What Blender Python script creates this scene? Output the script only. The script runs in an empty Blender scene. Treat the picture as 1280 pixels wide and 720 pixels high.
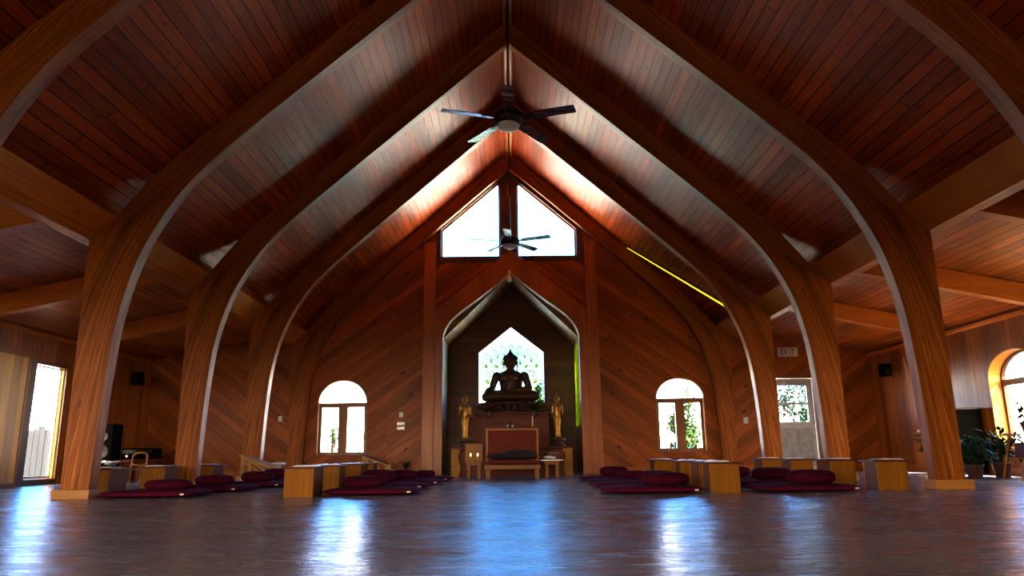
import bpy, bmesh, math, random
from mathutils import Vector, Matrix
from mathutils.geometry import tessellate_polygon
random.seed(7)
PI = math.pi
scn = bpy.context.scene
COL = scn.collection

# ------------------------------------------------------------------ materials
def new_mat(name):
    m = bpy.data.materials.new(name); m.use_nodes = True
    nt = m.node_tree; nt.nodes.clear()
    out = nt.nodes.new('ShaderNodeOutputMaterial')
    return m, nt, out
def N(nt, t, **kw):
    n = nt.nodes.new(t)
    for k, v in kw.items():
        if k in n.inputs: n.inputs[k].default_value = v
        else: setattr(n, k, v)
    return n
def L(nt, a, b): nt.links.new(a, b)
def rgba(c): return (c[0], c[1], c[2], 1)
def ramp(nt, fac, stops):
    r = nt.nodes.new('ShaderNodeValToRGB')
    e = r.color_ramp.elements
    while len(e) < len(stops): e.new(0.5)
    for i, (p, c) in enumerate(stops):
        e[i].position = p; e[i].color = rgba(c) if len(c) == 3 else c
    L(nt, fac, r.inputs[0]); return r.outputs[0]
def mixc(nt, a, b, fac, mode='MIX'):
    n = nt.nodes.new('ShaderNodeMix'); n.data_type = 'RGBA'; n.blend_type = mode
    for s, v in ((6, a), (7, b), (0, fac)):
        if hasattr(v, 'is_linked') or hasattr(v, 'links'): L(nt, v, n.inputs[s])
        else: n.inputs[s].default_value = rgba(v) if s else v
    return n.outputs[2]
def principled(nt, out, **kw):
    b = nt.nodes.new('ShaderNodeBsdfPrincipled')
    for k, v in kw.items():
        k = k.replace('_', ' ')
        if hasattr(v, 'links'): L(nt, v, b.inputs[k])
        else: b.inputs[k].default_value = rgba(v) if isinstance(v, tuple) and len(v) == 3 else v
    L(nt, b.outputs[0], out.inputs[0]); return b
def plain(name, c, rough=0.5, metal=0.0, var=0.15, spec=0.5):
    m, nt, out = new_mat(name)
    tc = N(nt, 'ShaderNodeTexCoord')
    no = N(nt, 'ShaderNodeTexNoise', Scale=9.0, Detail=4.0); L(nt, tc.outputs['Object'], no.inputs['Vector'])
    col = ramp(nt, no.outputs['Fac'], [(0.3, tuple(x*(1-var) for x in c)), (0.7, tuple(min(1, x*(1+var)) for x in c))])
    principled(nt, out, Base_Color=col, Roughness=rough, Metallic=metal, Specular_IOR_Level=spec)
    return m
def dotn(nt, vec, d):
    n = nt.nodes.new('ShaderNodeVectorMath'); n.operation = 'DOT_PRODUCT'
    L(nt, vec, n.inputs[0]); n.inputs[1].default_value = d; return n.outputs['Value']
def mth(nt, op, a, b=None):
    n = nt.nodes.new('ShaderNodeMath'); n.operation = op
    for i, v in ((0, a), (1, b)):
        if v is None: continue
        if hasattr(v, 'links'): L(nt, v, n.inputs[i])
        else: n.inputs[i].default_value = v
    return n.outputs[0]
def comb(nt, x, y, z=0.0):
    n = nt.nodes.new('ShaderNodeCombineXYZ')
    for i, v in enumerate((x, y, z)):
        if hasattr(v, 'links'): L(nt, v, n.inputs[i])
        else: n.inputs[i].default_value = v
    return n.outputs[0]
def wood_core(nt, out, along, across, third, c1, c2, rough, plank=None, length=2.6, knots=0.5, groove=0.004,
              gdark=0.25, spec=0.5, grain=1.0, coat=0.0):
    """boards: along/across are metre coordinates on the surface"""
    v = comb(nt, mth(nt, 'MULTIPLY', along, 0.9), mth(nt, 'MULTIPLY', across, 14.0*grain), third)
    no = N(nt, 'ShaderNodeTexNoise', Scale=1.6, Detail=6.0, Roughness=0.62, Distortion=0.35); L(nt, v, no.inputs['Vector'])
    g = no.outputs['Fac']
    col = ramp(nt, g, [(0.28, c2), (0.72, c1)])
    v2 = comb(nt, mth(nt, 'MULTIPLY', along, 0.35), mth(nt, 'MULTIPLY', across, 2.0), third)
    n2 = N(nt, 'ShaderNodeTexNoise', Scale=1.0, Detail=2.0); L(nt, v2, n2.inputs['Vector'])
    tone = ramp(nt, n2.outputs['Fac'], [(0.3, (0.72, 0.68, 0.66)), (0.7, (1.15, 1.15, 1.12))])
    col = mixc(nt, col, tone, 1.0, 'MULTIPLY')
    height = mth(nt, 'MULTIPLY', g, 0.12)
    if plank:
        br = nt.nodes.new('ShaderNodeTexBrick'); br.offset = 0.37; br.offset_frequency = 3
        br.inputs['Color1'].default_value = (0.62, 0.6, 0.58, 1); br.inputs['Color2'].default_value = (1.18, 1.16, 1.12, 1)
        br.inputs['Mortar'].default_value = (gdark, gdark*0.9, gdark*0.85, 1)
        br.inputs['Scale'].default_value = 1.0; br.inputs['Mortar Size'].default_value = groove
        br.inputs['Mortar Smooth'].default_value = 0.25; br.inputs['Bias'].default_value = 0.0
        br.inputs['Brick Width'].default_value = length; br.inputs['Row Height'].default_value = plank
        L(nt, comb(nt, along, across, 0.0), br.inputs['Vector'])
        col = mixc(nt, col, br.outputs['Color'], 1.0, 'MULTIPLY')
        height = mth(nt, 'SUBTRACT', height, br.outputs['Fac'])
    if knots:
        vk = comb(nt, mth(nt, 'MULTIPLY', along, 1.7), mth(nt, 'MULTIPLY', across, 3.4), third)
        vo = N(nt, 'ShaderNodeTexVoronoi', Scale=1.0); L(nt, vk, vo.inputs['Vector'])
        kn = ramp(nt, vo.outputs['Distance'], [(0.045, (0.13, 0.08, 0.06)), (0.13, (1, 1, 1))])
        col = mixc(nt, col, kn, knots, 'MULTIPLY')
    bp = N(nt, 'ShaderNodeBump', Strength=0.55, Distance=0.006); L(nt, height, bp.inputs['Height'])
    rr = ramp(nt, g, [(0.3, (rough*1.15,)*3), (0.7, (rough*0.85,)*3)])
    b = principled(nt, out, Base_Color=col, Roughness=rr, Specular_IOR_Level=spec, Coat_Weight=coat, Coat_Roughness=0.16)
    L(nt, bp.outputs[0], b.inputs['Normal'])
    return b
def wood(name, c1, c2, along=(0,0,1), across=(1,0,0), third=(0,1,0), rough=0.42, **kw):
    m, nt, out = new_mat(name)
    P = N(nt, 'ShaderNodeTexCoord').outputs['Object']
    wood_core(nt, out, dotn(nt, P, along), dotn(nt, P, across), dotn(nt, P, third), c1, c2, rough, **kw)
    return m
def wood_uv(name, c1, c2, rough, **kw):
    m, nt, out = new_mat(name)
    sx = N(nt, 'ShaderNodeSeparateXYZ'); tc = N(nt, 'ShaderNodeTexCoord')
    L(nt, tc.outputs['UV'], sx.inputs[0])
    wood_core(nt, out, sx.outputs[0], sx.outputs[1], dotn(nt, tc.outputs['Object'], (0, 1, 0)), c1, c2, rough, **kw)
    return m
def wood_diag(name, c1, c2, ang, rough, **kw):
    m, nt, out = new_mat(name)
    P = N(nt, 'ShaderNodeTexCoord').outputs['Object']
    sx = N(nt, 'ShaderNodeSeparateXYZ'); L(nt, P, sx.inputs[0])
    pp = mth(nt, 'PINGPONG', mth(nt, 'ABSOLUTE', sx.outputs[0]), 4.86)
    c, s = math.cos(ang), math.sin(ang)
    al = mth(nt, 'SUBTRACT', mth(nt, 'MULTIPLY', pp, c), mth(nt, 'MULTIPLY', sx.outputs[2], s))
    ac = mth(nt, 'ADD', mth(nt, 'MULTIPLY', pp, s), mth(nt, 'MULTIPLY', sx.outputs[2], c))
    wood_core(nt, out, al, ac, 0.0, c1, c2, rough, **kw)
    return m
def emit(name, c, s):
    m, nt, out = new_mat(name)
    e = N(nt, 'ShaderNodeEmission', Strength=s); e.inputs[0].default_value = rgba(c)
    L(nt, e.outputs[0], out.inputs[0]); return m
def glass(name, tint, refl=0.06):
    m, nt, out = new_mat(name)
    t = N(nt, 'ShaderNodeBsdfTransparent'); t.inputs[0].default_value = rgba(tint)
    g = N(nt, 'ShaderNodeBsdfGlossy', Roughness=0.02)
    mx = N(nt, 'ShaderNodeMixShader', Fac=refl)
    L(nt, t.outputs[0], mx.inputs[1]); L(nt, g.outputs[0], mx.inputs[2]); L(nt, mx.outputs[0], out.inputs[0])
    return m

SL = 0.88                                    # nave roof slope
Lh = math.hypot(1, SL); cs, sn = 1/Lh, SL/Lh
RED1, RED2 = (0.50,0.090,0.0055), (0.27,0.033,0.0020)
M = {}
M['ceilR'] = wood('ceiling boards right slope', RED1, RED2, (0,1,0), (cs,0,-sn), (0,0,0), 0.42, plank=0.14, length=4.3, knots=0.45, gdark=0.10, groove=0.0075, spec=0.12)
M['ceilL'] = wood('ceiling boards left slope', RED1, RED2, (0,1,0), (-cs,0,-sn), (0,0,0), 0.42, plank=0.14, length=4.3, knots=0.45, gdark=0.10, groove=0.0075, spec=0.12)
M['aisle'] = wood('aisle ceiling boards', (0.66,0.18,0.018), (0.42,0.088,0.008), (0,1,0), (1,0,0), (0,0,0), 0.38, plank=0.14, length=3.1, knots=0.4, gdark=0.08, groove=0.008, spec=0.4)
M['diag'] = wood_diag('diagonal pine boarding', (0.46,0.12,0.012), (0.27,0.057,0.0054), math.radians(36), 0.42, plank=0.14, length=2.9, knots=0.85, gdark=0.36, groove=0.0045, spec=0.25)
M['side'] = wood('vertical pine boarding', (0.48,0.133,0.0132), (0.28,0.0644,0.006), (0,0,1), (0,1,0), (1,0,0), 0.30, plank=0.135, length=4.0, knots=0.8, gdark=0.12, groove=0.007)
M['rear'] = wood('vertical pine boarding rear', (0.4,0.138,0.0192), (0.28,0.0828,0.0108), (0,0,1), (1,0,0), (0,1,0), 0.40, plank=0.135, length=4.0, knots=0.7, gdark=0.18)
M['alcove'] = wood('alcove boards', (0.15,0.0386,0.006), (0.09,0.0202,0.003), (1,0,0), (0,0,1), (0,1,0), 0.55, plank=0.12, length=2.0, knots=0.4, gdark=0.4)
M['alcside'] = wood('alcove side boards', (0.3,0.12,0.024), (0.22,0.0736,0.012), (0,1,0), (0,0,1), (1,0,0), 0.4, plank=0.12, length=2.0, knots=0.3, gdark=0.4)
M['glulam'] = wood_uv('laminated timber', (0.58,0.185,0.016), (0.20,0.034,0.003), 0.46, plank=0.042, length=5.0, knots=0.5, groove=0.0022, gdark=0.40, grain=1.8, spec=0.2)
M['beam'] = wood('beam timber', (0.74,0.235,0.022), (0.50,0.135,0.011), (0,1,0), (0.7,0,0.7), (0.7,0,-0.7), 0.45, spec=0.22, plank=0.14, length=9.0, knots=0.5, groove=0.003, gdark=0.35)
M['rafter'] = wood('rafter timber', (0.70,0.215,0.023), (0.48,0.125,0.012), (1,0,0), (0,0,1), (0,1,0), 0.4, knots=0.4)
M['post'] = wood('post timber', (0.48,0.129,0.0132), (0.3,0.069,0.006), (0,0,1), (1,0,0), (0,1,0), 0.4, knots=0.4)
M['block'] = wood('base block pine', (0.56,0.248,0.045), (0.42,0.156,0.024), (1,0,0), (0,0,1), (0,1,0), 0.45, knots=0.5)
M['frame'] = wood('window frame wood', (0.3,0.106,0.0192), (0.2,0.0598,0.0096), (0,0,1), (1,0,0), (0,1,0), 0.4, knots=0)
M['reveal'] = wood('window reveal pine', (0.66,0.331,0.042), (0.52,0.221,0.024), (0,0,1), (1,0,0), (0,1,0), 0.42, knots=0.4)
M['darkframe'] = wood('dark stained frame', (0.1,0.0322,0.0084), (0.06,0.0184,0.0048), (0,0,1), (1,0,0), (0,1,0), 0.4, knots=0)
M['plankdoor'] = wood('daylit yellow pine planks', (0.85,0.46,0.05), (0.66,0.30,0.025), (0,0,1), (0,1,0), (1,0,0), 0.40, plank=0.21, length=6, knots=0.7, gdark=0.2)  # pine brightened and yellowed: daylight on the planks is put into the colour
M['pine'] = wood('pale pine', (0.42,0.17,0.017), (0.30,0.10,0.008), (0,0,1), (1,0,0), (0,1,0), 0.45, plank=0.15, length=6, knots=0.7, groove=0.002, gdark=0.35, spec=0.06)
M['palepine'] = wood('pale bare pine', (0.64,0.38,0.12), (0.50,0.26,0.07), (1,0,0), (0,0,1), (0,1,0), 0.5, knots=0.2, spec=0.2)
M['pinex'] = wood('pale pine flat', (0.42,0.19,0.028), (0.30,0.12,0.016), (1,0,0), (0,0,1), (0,1,0), 0.45, knots=0.3, spec=0.15)
M['desktop'] = wood('dark stained desk top', (0.13,0.025,0.012), (0.07,0.012,0.006), (0,1,0), (1,0,0), (0,0,1), 0.5, knots=0, spec=0.2)
M['oak'] = wood('altar oak', (0.34,0.135,0.022), (0.22,0.07,0.010), (0,0,1), (1,0,0), (0,1,0), 0.45, knots=0.2, spec=0.25)
M['altar'] = wood('dark red altar wood', (0.17,0.0258,0.006), (0.09,0.011,0.0024), (1,0,0), (0,0,1), (0,1,0), 0.5, knots=0, spec=0.25)
M['fanwood'] = wood('fan blade veneer', (0.075,0.0147,0.0072), (0.045,0.00828,0.0042), (1,0,0), (0,1,0), (0,0,1), 0.28, knots=0)
M['maroon'] = plain('maroon cotton', (0.075,0.0035,0.020), 0.9, var=0.25, spec=0.06)
M['maroon2'] = plain('dark maroon cotton', (0.045,0.0025,0.012), 0.9, var=0.25, spec=0.06)
M['redcloth'] = plain('red upholstery', (0.14,0.014,0.006), 0.75, var=0.15, spec=0.3)
M['darkcloth'] = plain('black cloth', (0.012,0.008,0.010), 0.9)
M['paper'] = plain('white paper', (0.75,0.74,0.72), 0.35, var=0.05)
M['pad'] = plain('dark red cover', (0.11,0.018,0.018), 0.4)
M['black'] = plain('black metal', (0.007,0.007,0.008), 0.4, spec=0.3)
M['matteblack'] = plain('matte black', (0.0012,0.0011,0.0012), 0.85, spec=0.04)
M['steel'] = plain('brushed steel', (0.5,0.5,0.5), 0.3, 1.0, 0.05)
M['bronze'] = plain('dark bronze', (0.055,0.026,0.014), 0.42, 0.35, 0.2)
M['gold'] = plain('gilded bronze', (0.34,0.17,0.032), 0.36, 0.85, 0.3)
M['white'] = plain('white paint', (0.58,0.60,0.64), 0.45, var=0.06)
M['whiteplastic'] = plain('white plastic', (0.62,0.60,0.58), 0.4, var=0.04)
M['doorpanel'] = plain('weathered grey door', (0.36,0.37,0.42), 0.42, var=0.28)
M['bowl'] = plain('frosted glass bowl', (0.62,0.66,0.60), 0.45, var=0.03)
M['exitred'] = plain('red sign letters', (0.22,0.012,0.012), 0.5)
M['leafdark'] = plain('house plant leaf', (0.010,0.034,0.009), 0.6, var=0.4, spec=0.15)
M['leaf'] = plain('bush leaf', (0.026,0.080,0.010), 0.6, var=0.5, spec=0.2)
M['leafteal'] = plain('cool bush leaf', (0.014,0.068,0.046), 0.6, var=0.5, spec=0.2)
M['bark'] = plain('bark', (0.10,0.07,0.045), 0.9, var=0.3)
M['flowerred'] = plain('red petals', (0.10,0.012,0.016), 0.7, var=0.3)
M['flowerwhite'] = plain('white petals', (0.75,0.75,0.78), 0.6, var=0.1)
M['ceramic'] = plain('dark ceramic', (0.05,0.035,0.03), 0.3)
M['terracotta'] = plain('dark brown pot', (0.10,0.032,0.02), 0.5)
M['wax'] = plain('white wax', (0.8,0.78,0.72), 0.5, var=0.03)
M['flame'] = emit('flame', (1.0,0.62,0.18), 9.0)
M['strip'] = emit('yellow glow strip', (1.0,0.72,0.02), 1.6)
M['fenceboard'] = wood('weathered fence boards',(0.008,0.0095,0.0095),(0.0035,0.0045,0.0045),(0,0,1),(0,1,0),(1,0,0),0.8,knots=0)
M['ground'] = plain('pale bounce gravel', (0.80,0.72,0.60), 0.9, var=0.08)
M['soil'] = plain('dark low-bounce soil', (0.022,0.018,0.012), 0.95, var=0.3)
M['lawn'] = plain('dark lawn', (0.12,0.115,0.06), 0.95, var=0.3)
M['glass'] = glass('window glass', (0.96,0.98,1.0))
M['glasscyan'] = glass('stained glass pale', (0.66,0.87,1.0), 0.03)
M['glassyellow'] = glass('stained glass yellow green', (0.34,0.46,0.03), 0.02)
def frosted(name, c):
    m, nt, out = new_mat(name)
    tc = N(nt, 'ShaderNodeTexCoord'); no = N(nt, 'ShaderNodeTexNoise', Scale=5.0, Detail=4.0); L(nt, tc.outputs['Object'], no.inputs['Vector'])
    col = ramp(nt, no.outputs['Fac'], [(0.3, tuple(x*0.55 for x in c)), (0.7, tuple(x*1.3 for x in c))])
    t = N(nt, 'ShaderNodeBsdfTranslucent'); L(nt, col, t.inputs[0]); L(nt, t.outputs[0], out.inputs[0]); return m
M['frost'] = frosted('frosted yellow green glass', (0.17,0.21,0.0006))
M['glassleaf'] = glass('stained glass leaf', (0.55,0.44,0.11), 0.02)
M['glassyel'] = glass('stained glass olive', (0.66,0.42,0.12), 0.02)
M['lead'] = glass('green glass line', (0.17,0.46,0.11), 0.02)
M['gold_line'] = glass('olive glass line', (0.36,0.20,0.012), 0.02)

def floor_mat():
    m, nt, out = new_mat('polished concrete')
    tc = N(nt, 'ShaderNodeTexCoord'); P = tc.outputs['Object']
    mp = N(nt, 'ShaderNodeMapping'); mp.inputs['Scale'].default_value = (0.55, 1.5, 1); mp.inputs['Rotation'].default_value = (0,0,0.15)
    L(nt, P, mp.inputs[0])
    n1 = N(nt, 'ShaderNodeTexNoise', Scale=1.4, Detail=8.0, Roughness=0.65, Distortion=1.2); L(nt, mp.outputs[0], n1.inputs['Vector'])
    n2 = N(nt, 'ShaderNodeTexNoise', Scale=60.0, Detail=3.0); L(nt, P, n2.inputs['Vector'])
    col = ramp(nt, n1.outputs['Fac'], [(0.30, (0.14,0.14,0.157)), (0.55, (0.215,0.215,0.24)), (0.75, (0.285,0.285,0.315))])
    col = mixc(nt, col, ramp(nt, n2.outputs['Fac'], [(0.35,(0.85,)*3),(0.65,(1.1,)*3)]), 1.0, 'MULTIPLY')
    mp3 = N(nt, 'ShaderNodeMapping'); mp3.inputs['Scale'].default_value = (0.7, 2.6, 1); mp3.inputs['Rotation'].default_value = (0,0,-0.2)
    L(nt, P, mp3.inputs[0])
    n3 = N(nt, 'ShaderNodeTexNoise', Scale=2.2, Detail=6.0, Roughness=0.6, Distortion=1.6); L(nt, mp3.outputs[0], n3.inputs['Vector'])
    rg = ramp(nt, n3.outputs['Fac'], [(0.3, (0.15,)*3), (0.7, (0.34,)*3)])
    b = principled(nt, out, Base_Color=col, Roughness=rg, Specular_IOR_Level=0.85)
    ht = mth(nt, 'ADD', n1.outputs['Fac'], mth(nt, 'MULTIPLY', n2.outputs['Fac'], 0.06))
    bp = N(nt, 'ShaderNodeBump', Strength=0.5, Distance=0.03); L(nt, ht, bp.inputs['Height'])
    L(nt, bp.outputs[0], b.inputs['Normal'])
    return m
M['floor'] = floor_mat()

# ------------------------------------------------------------------ mesh helpers
class MB:
    def __init__(s): s.v = []; s.f = []; s.uv = {}; s.mi = {}
    def add(s, vs, fs, uvs=None, mi=0):
        o = len(s.v); s.v += [tuple(v) for v in vs]
        for k, f in enumerate(fs):
            if uvs: s.uv[len(s.f)] = uvs[k]
            if mi: s.mi[len(s.f)] = mi
            s.f.append(tuple(o+i for i in f))
        return s
    def box(s, c, d, rot=None, mi=0):
        x, y, z = d[0]/2, d[1]/2, d[2]/2
        vs = [Vector(p) for p in ((-x,-y,-z),(x,-y,-z),(x,y,-z),(-x,y,-z),(-x,-y,z),(x,-y,z),(x,y,z),(-x,y,z))]
        if rot is not None: vs = [rot @ p for p in vs]
        vs = [p+Vector(c) for p in vs]
        return s.add(vs, [(0,3,2,1),(4,5,6,7),(0,1,5,4),(1,2,6,5),(2,3,7,6),(3,0,4,7)], mi=mi)
    def bb(s, x0, x1, y0, y1, z0, z1, mi=0):
        return s.box(((x0+x1)/2,(y0+y1)/2,(z0+z1)/2), (x1-x0,y1-y0,z1-z0), mi=mi)
    def prism(s, poly, axis, a, b, holes=(), mi=0):
        loops = [list(poly)] + [list(h) for h in holes]
        if axis == 'y': mp = lambda u, w, t: (u, t, w)
        elif axis == 'x': mp = lambda u, w, t: (t, u, w)
        else: mp = lambda u, w, t: (u, w, t)
        tris = tessellate_polygon([[Vector((u, w, 0)) for u, w in lp] for lp in loops])
        flat = [p for lp in loops for p in lp]; n = len(flat)
        vs = [mp(u, w, a) for u, w in flat] + [mp(u, w, b) for u, w in flat]
        fs = [tuple(t) for t in tris] + [tuple(i+n for i in reversed(t)) for t in tris]
        o = 0
        for lp in loops:
            k = len(lp)
            for i in range(k): j = (i+1) % k; fs.append((o+i, o+j, o+j+n, o+i+n))
            o += k
        return s.add(vs, fs, mi=mi)
    def lathe(s, prof, c=(0,0,0), n=24, sx=1, sy=1, mi=0):
        vs = []; fs = []
        for r, z in prof:
            for k in range(n):
                a = 2*PI*k/n; vs.append((c[0]+r*math.cos(a)*sx, c[1]+r*math.sin(a)*sy, c[2]+z))
        for i in range(len(prof)-1):
            for k in range(n):
                j = (k+1) % n; fs.append((i*n+k, i*n+j, (i+1)*n+j, (i+1)*n+k))
        fs.append(tuple(range(n-1, -1, -1))); o = (len(prof)-1)*n; fs.append(tuple(range(o, o+n)))
        return s.add(vs, fs, mi=mi)
    def tube(s, pts, r, n=8, mi=0):
        pts = [Vector(p) for p in pts]; m = len(pts)
        rs = r if isinstance(r, (list, tuple)) else [r]*m
        vs = []; fs = []
        for i, p in enumerate(pts):
            d = (pts[min(i+1, m-1)] - pts[max(i-1, 0)]).normalized()
            u = d.orthogonal().normalized() if abs(d.z) > 0.99 else d.cross(Vector((0,0,1))).normalized()
            w = d.cross(u)
            for k in range(n):
                a = 2*PI*k/n; vs.append(p + (u*math.cos(a) + w*math.sin(a))*rs[i])
        for i in range(m-1):
            for k in range(n):
                j = (k+1) % n; fs.append((i*n+k, i*n+j, (i+1)*n+j, (i+1)*n+k))
        fs.append(tuple(range(n-1, -1, -1))); fs.append(tuple(range((m-1)*n, m*n)))
        return s.add(vs, fs, mi=mi)
    def ell(s, c, r, n=20, m=12, rot=None, px=1.0, pz=1.0, mi=0):
        c = Vector(c); vs = []; fs = []
        sg = lambda v, p: math.copysign(abs(v)**p, v)
        for i in range(m+1):
            t = -PI/2 + PI*i/m
            for k in range(n):
                a = 2*PI*k/n
                v = Vector((r[0]*sg(math.cos(t), pz)*sg(math.cos(a), px), r[1]*sg(math.cos(t), pz)*sg(math.sin(a), px), r[2]*sg(math.sin(t), pz)))
                vs.append(c + (rot @ v if rot is not None else v))
        for i in range(m):
            for k in range(n):
                j = (k+1) % n; fs.append((i*n+k, i*n+j, (i+1)*n+j, (i+1)*n+k))
        return s.add(vs, fs, mi=mi)
    def leaf(s, p, d, up, ln, w, mi=0):
        d = d.normalized(); sd = d.cross(up)
        if sd.length < 1e-3: sd = d.orthogonal()
        sd.normalize(); nn = sd.cross(d)
        a = p + d*ln*0.45 + sd*w*0.5 - nn*ln*0.05; b = p + d*ln + nn*(-ln*0.12); c = p + d*ln*0.45 - sd*w*0.5 - nn*ln*0.05
        mid = p + d*ln*0.5
        return s.add([p, a, b, c, mid], [(0,1,4),(1,2,4),(2,3,4),(3,0,4)], mi=mi)
    def build(s, name, mat, parent=None, smooth=False, bevel=0.0, weld=True):
        me = bpy.data.meshes.new(name); me.from_pydata(s.v, [], s.f); me.update()
        if s.uv:
            ul = me.uv_layers.new(name='UVMap')
            for p in me.polygons:
                u = s.uv.get(p.index)
                if u:
                    for k, li in enumerate(p.loop_indices): ul.data[li].uv = u[k]
        for mt in (mat if isinstance(mat, (list, tuple)) else [mat]): me.materials.append(M[mt] if isinstance(mt, str) else mt)
        for i, k in s.mi.items(): me.polygons[i].material_index = k
        if weld:
            bm = bmesh.new(); bm.from_mesh(me)
            bmesh.ops.remove_doubles(bm, verts=bm.verts, dist=1e-5)
            bmesh.ops.recalc_face_normals(bm, faces=bm.faces); bm.to_mesh(me); bm.free()
        if smooth:
            for p in me.polygons: p.use_smooth = True
        o = bpy.data.objects.new(name, me); COL.objects.link(o)
        if parent: o.parent = parent
        if bevel:
            b = o.modifiers.new('bevel', 'BEVEL'); b.width = bevel; b.segments = 2; b.limit_method = 'ANGLE'; b.angle_limit = 0.6
        return o
def thing(name, label, cat, loc=(0,0,0), rz=0.0, group=None):
    o = bpy.data.objects.new(name, None); COL.objects.link(o); o.empty_display_size = 0.1
    o.location = loc; o.rotation_euler = (0,0,rz); o['label'] = label; o['category'] = cat
    if group: o['group'] = group
    return o
def tag(o, label, cat, group=None):
    o['label'] = label; o['category'] = cat
    if group: o['group'] = group
    return o
def struct(o, label=None, cat=None):
    o['kind'] = 'structure'
    if label: o['label'] = label
    if cat: o['category'] = cat
    return o
KIDS = {}
def dup(root, loc, rz, label):
    r = root.copy(); COL.objects.link(r); r.location = loc; r.rotation_euler = (0,0,rz); r['label'] = label
    for ch in [o for o in bpy.data.objects if o.parent == root]:
        c = ch.copy(); COL.objects.link(c); c.parent = r
        for g in [o for o in bpy.data.objects if o.parent == ch]:
            d = g.copy(); COL.objects.link(d); d.parent = c
    return r
def fuse(mb, voxel, smooth=6, fac=0.5):
    """voxel-fuse overlapping shapes into one continuous skin, return a mesh"""
    me = bpy.data.meshes.new('tmp'); me.from_pydata(mb.v, [], mb.f)
    bm = bmesh.new(); bm.from_mesh(me); bmesh.ops.remove_doubles(bm, verts=bm.verts, dist=1e-5)
    bmesh.ops.recalc_face_normals(bm, faces=bm.faces); bm.to_mesh(me); bm.free()
    o = bpy.data.objects.new('tmp', me); COL.objects.link(o)
    r = o.modifiers.new('r', 'REMESH'); r.mode = 'VOXEL'; r.voxel_size = voxel
    if smooth:
        sm = o.modifiers.new('s', 'SMOOTH'); sm.iterations = smooth; sm.factor = fac
    dg = bpy.context.evaluated_depsgraph_get()
    res = bpy.data.meshes.new_from_object(o.evaluated_get(dg))
    bpy.data.objects.remove(o); 
    for p in res.polygons: p.use_smooth = True
    return res
def fused(name, mb, mat, parent, voxel, smooth=6, fac=0.5):
    me = fuse(mb, voxel, smooth, fac); me.materials.clear(); me.materials.append(M[mat])
    o = bpy.data.objects.new(name, me); COL.objects.link(o)
    if parent: o.parent = parent
    return o
def rz(a): return Matrix.Rotation(a, 3, 'Z')
def ry(a): return Matrix.Rotation(a, 3, 'Y')
def rx(a): return Matrix.Rotation(a, 3, 'X')

# ------------------------------------------------------------------ constants of the hall
Y1, SP, TH = 8.27, 2.74, 0.17               # first visible arch, spacing, arch thickness
YW = Y1 + 3*SP + TH + 0.01                  # face of the back wall
YR = -4.5                                   # rear wall behind the camera
XW = 8.05                                   # outer walls
YA = 18.15                                  # back of the alcove
CZ = lambda x: 7.41 - SL*abs(x)             # nave ceiling
def arch_top(cx, hw, z0, z1, n=20, full=True):   # half ellipse
    return [(cx + hw*math.cos(PI*k/n), z0 + (z1-z0)*math.sin(PI*k/n)) for k in range(n+1)]

# floor and outside ground
struct(MB().bb(-XW-0.3, XW+0.3, YR-0.3, YA+0.3, -0.12, 0.0).build('floor', 'floor'))
struct(MB().bb(-60, 60, 21.5, 90, -0.6, -0.35).build('ground', 'ground'))  # pale ground invented here to bounce light up onto the last ceiling bay
struct(MB().bb(-60, 60, -4.4, 11.0, -0.6, -0.35).build('ground_lawn', 'lawn'))
struct(MB().bb(-60, 60, -50, -4.41, -0.6, -0.35).build('ground_soil', 'soil'))  # dark ground invented behind the hall, keeps bounce off the ceiling
struct(MB().bb(-60, 60, 11.01, 21.49, -0.6, -0.35).build('ground_bed', 'soil'))  # dark strip near the back wall, invented to dim reflections on the ceiling

# ---- walls with openings
def warch(cx, hw, z0, zs, zt): return [(cx-hw, z0), (cx+hw, z0)] + arch_top(cx, hw, zs, zt)
WL, WR = -3.755, 3.735
win_l = warch(WL, 0.545, 0.47, 1.58, 2.09)
win_r = warch(WR, 0.535, 0.47, 1.60, 2.06)
gabL = [(-1.60,4.90),(-0.23,4.90),(-0.23,6.76),(-1.60,5.56)]
gabR = [(0.17,4.90),(1.54,4.90),(1.54,5.56),(0.17,6.76)]
alc_hole = [(-1.53,0.0),(1.53,0.0),(1.53,3.07),(1.45,3.25),(1.24,3.50),(0.80,3.84),(0.0,4.50),(-0.80,3.84),(-1.24,3.50),(-1.45,3.25),(-1.53,3.07)]
DX0, DX1, DZ = 5.80, 6.72, 2.02
outer = [(-XW,0.0),(-1.53,0.0)] + list(reversed(alc_hole[2:])) [0:0] 
outline = [(-XW,0)] + [(-1.53,0.0)] + list(reversed(alc_hole))[0:9] + [(1.53,0.0)] + [(DX0,0),(DX0,DZ),(DX1,DZ),(DX1,0)] + [(XW,0),(XW,3.4),(4.9,3.4),(4.9,CZ(4.9)+0.12),(0,CZ(0)+0.12),(-4.9,CZ(4.9)+0.12),(-4.9,3.4),(-XW,3.4)]
WT = 0.20
struct(MB().prism(outline, 'y', YW, YW+WT, [win_l, win_r, gabL, gabR]).build('wall_back', 'diag'))
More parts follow.
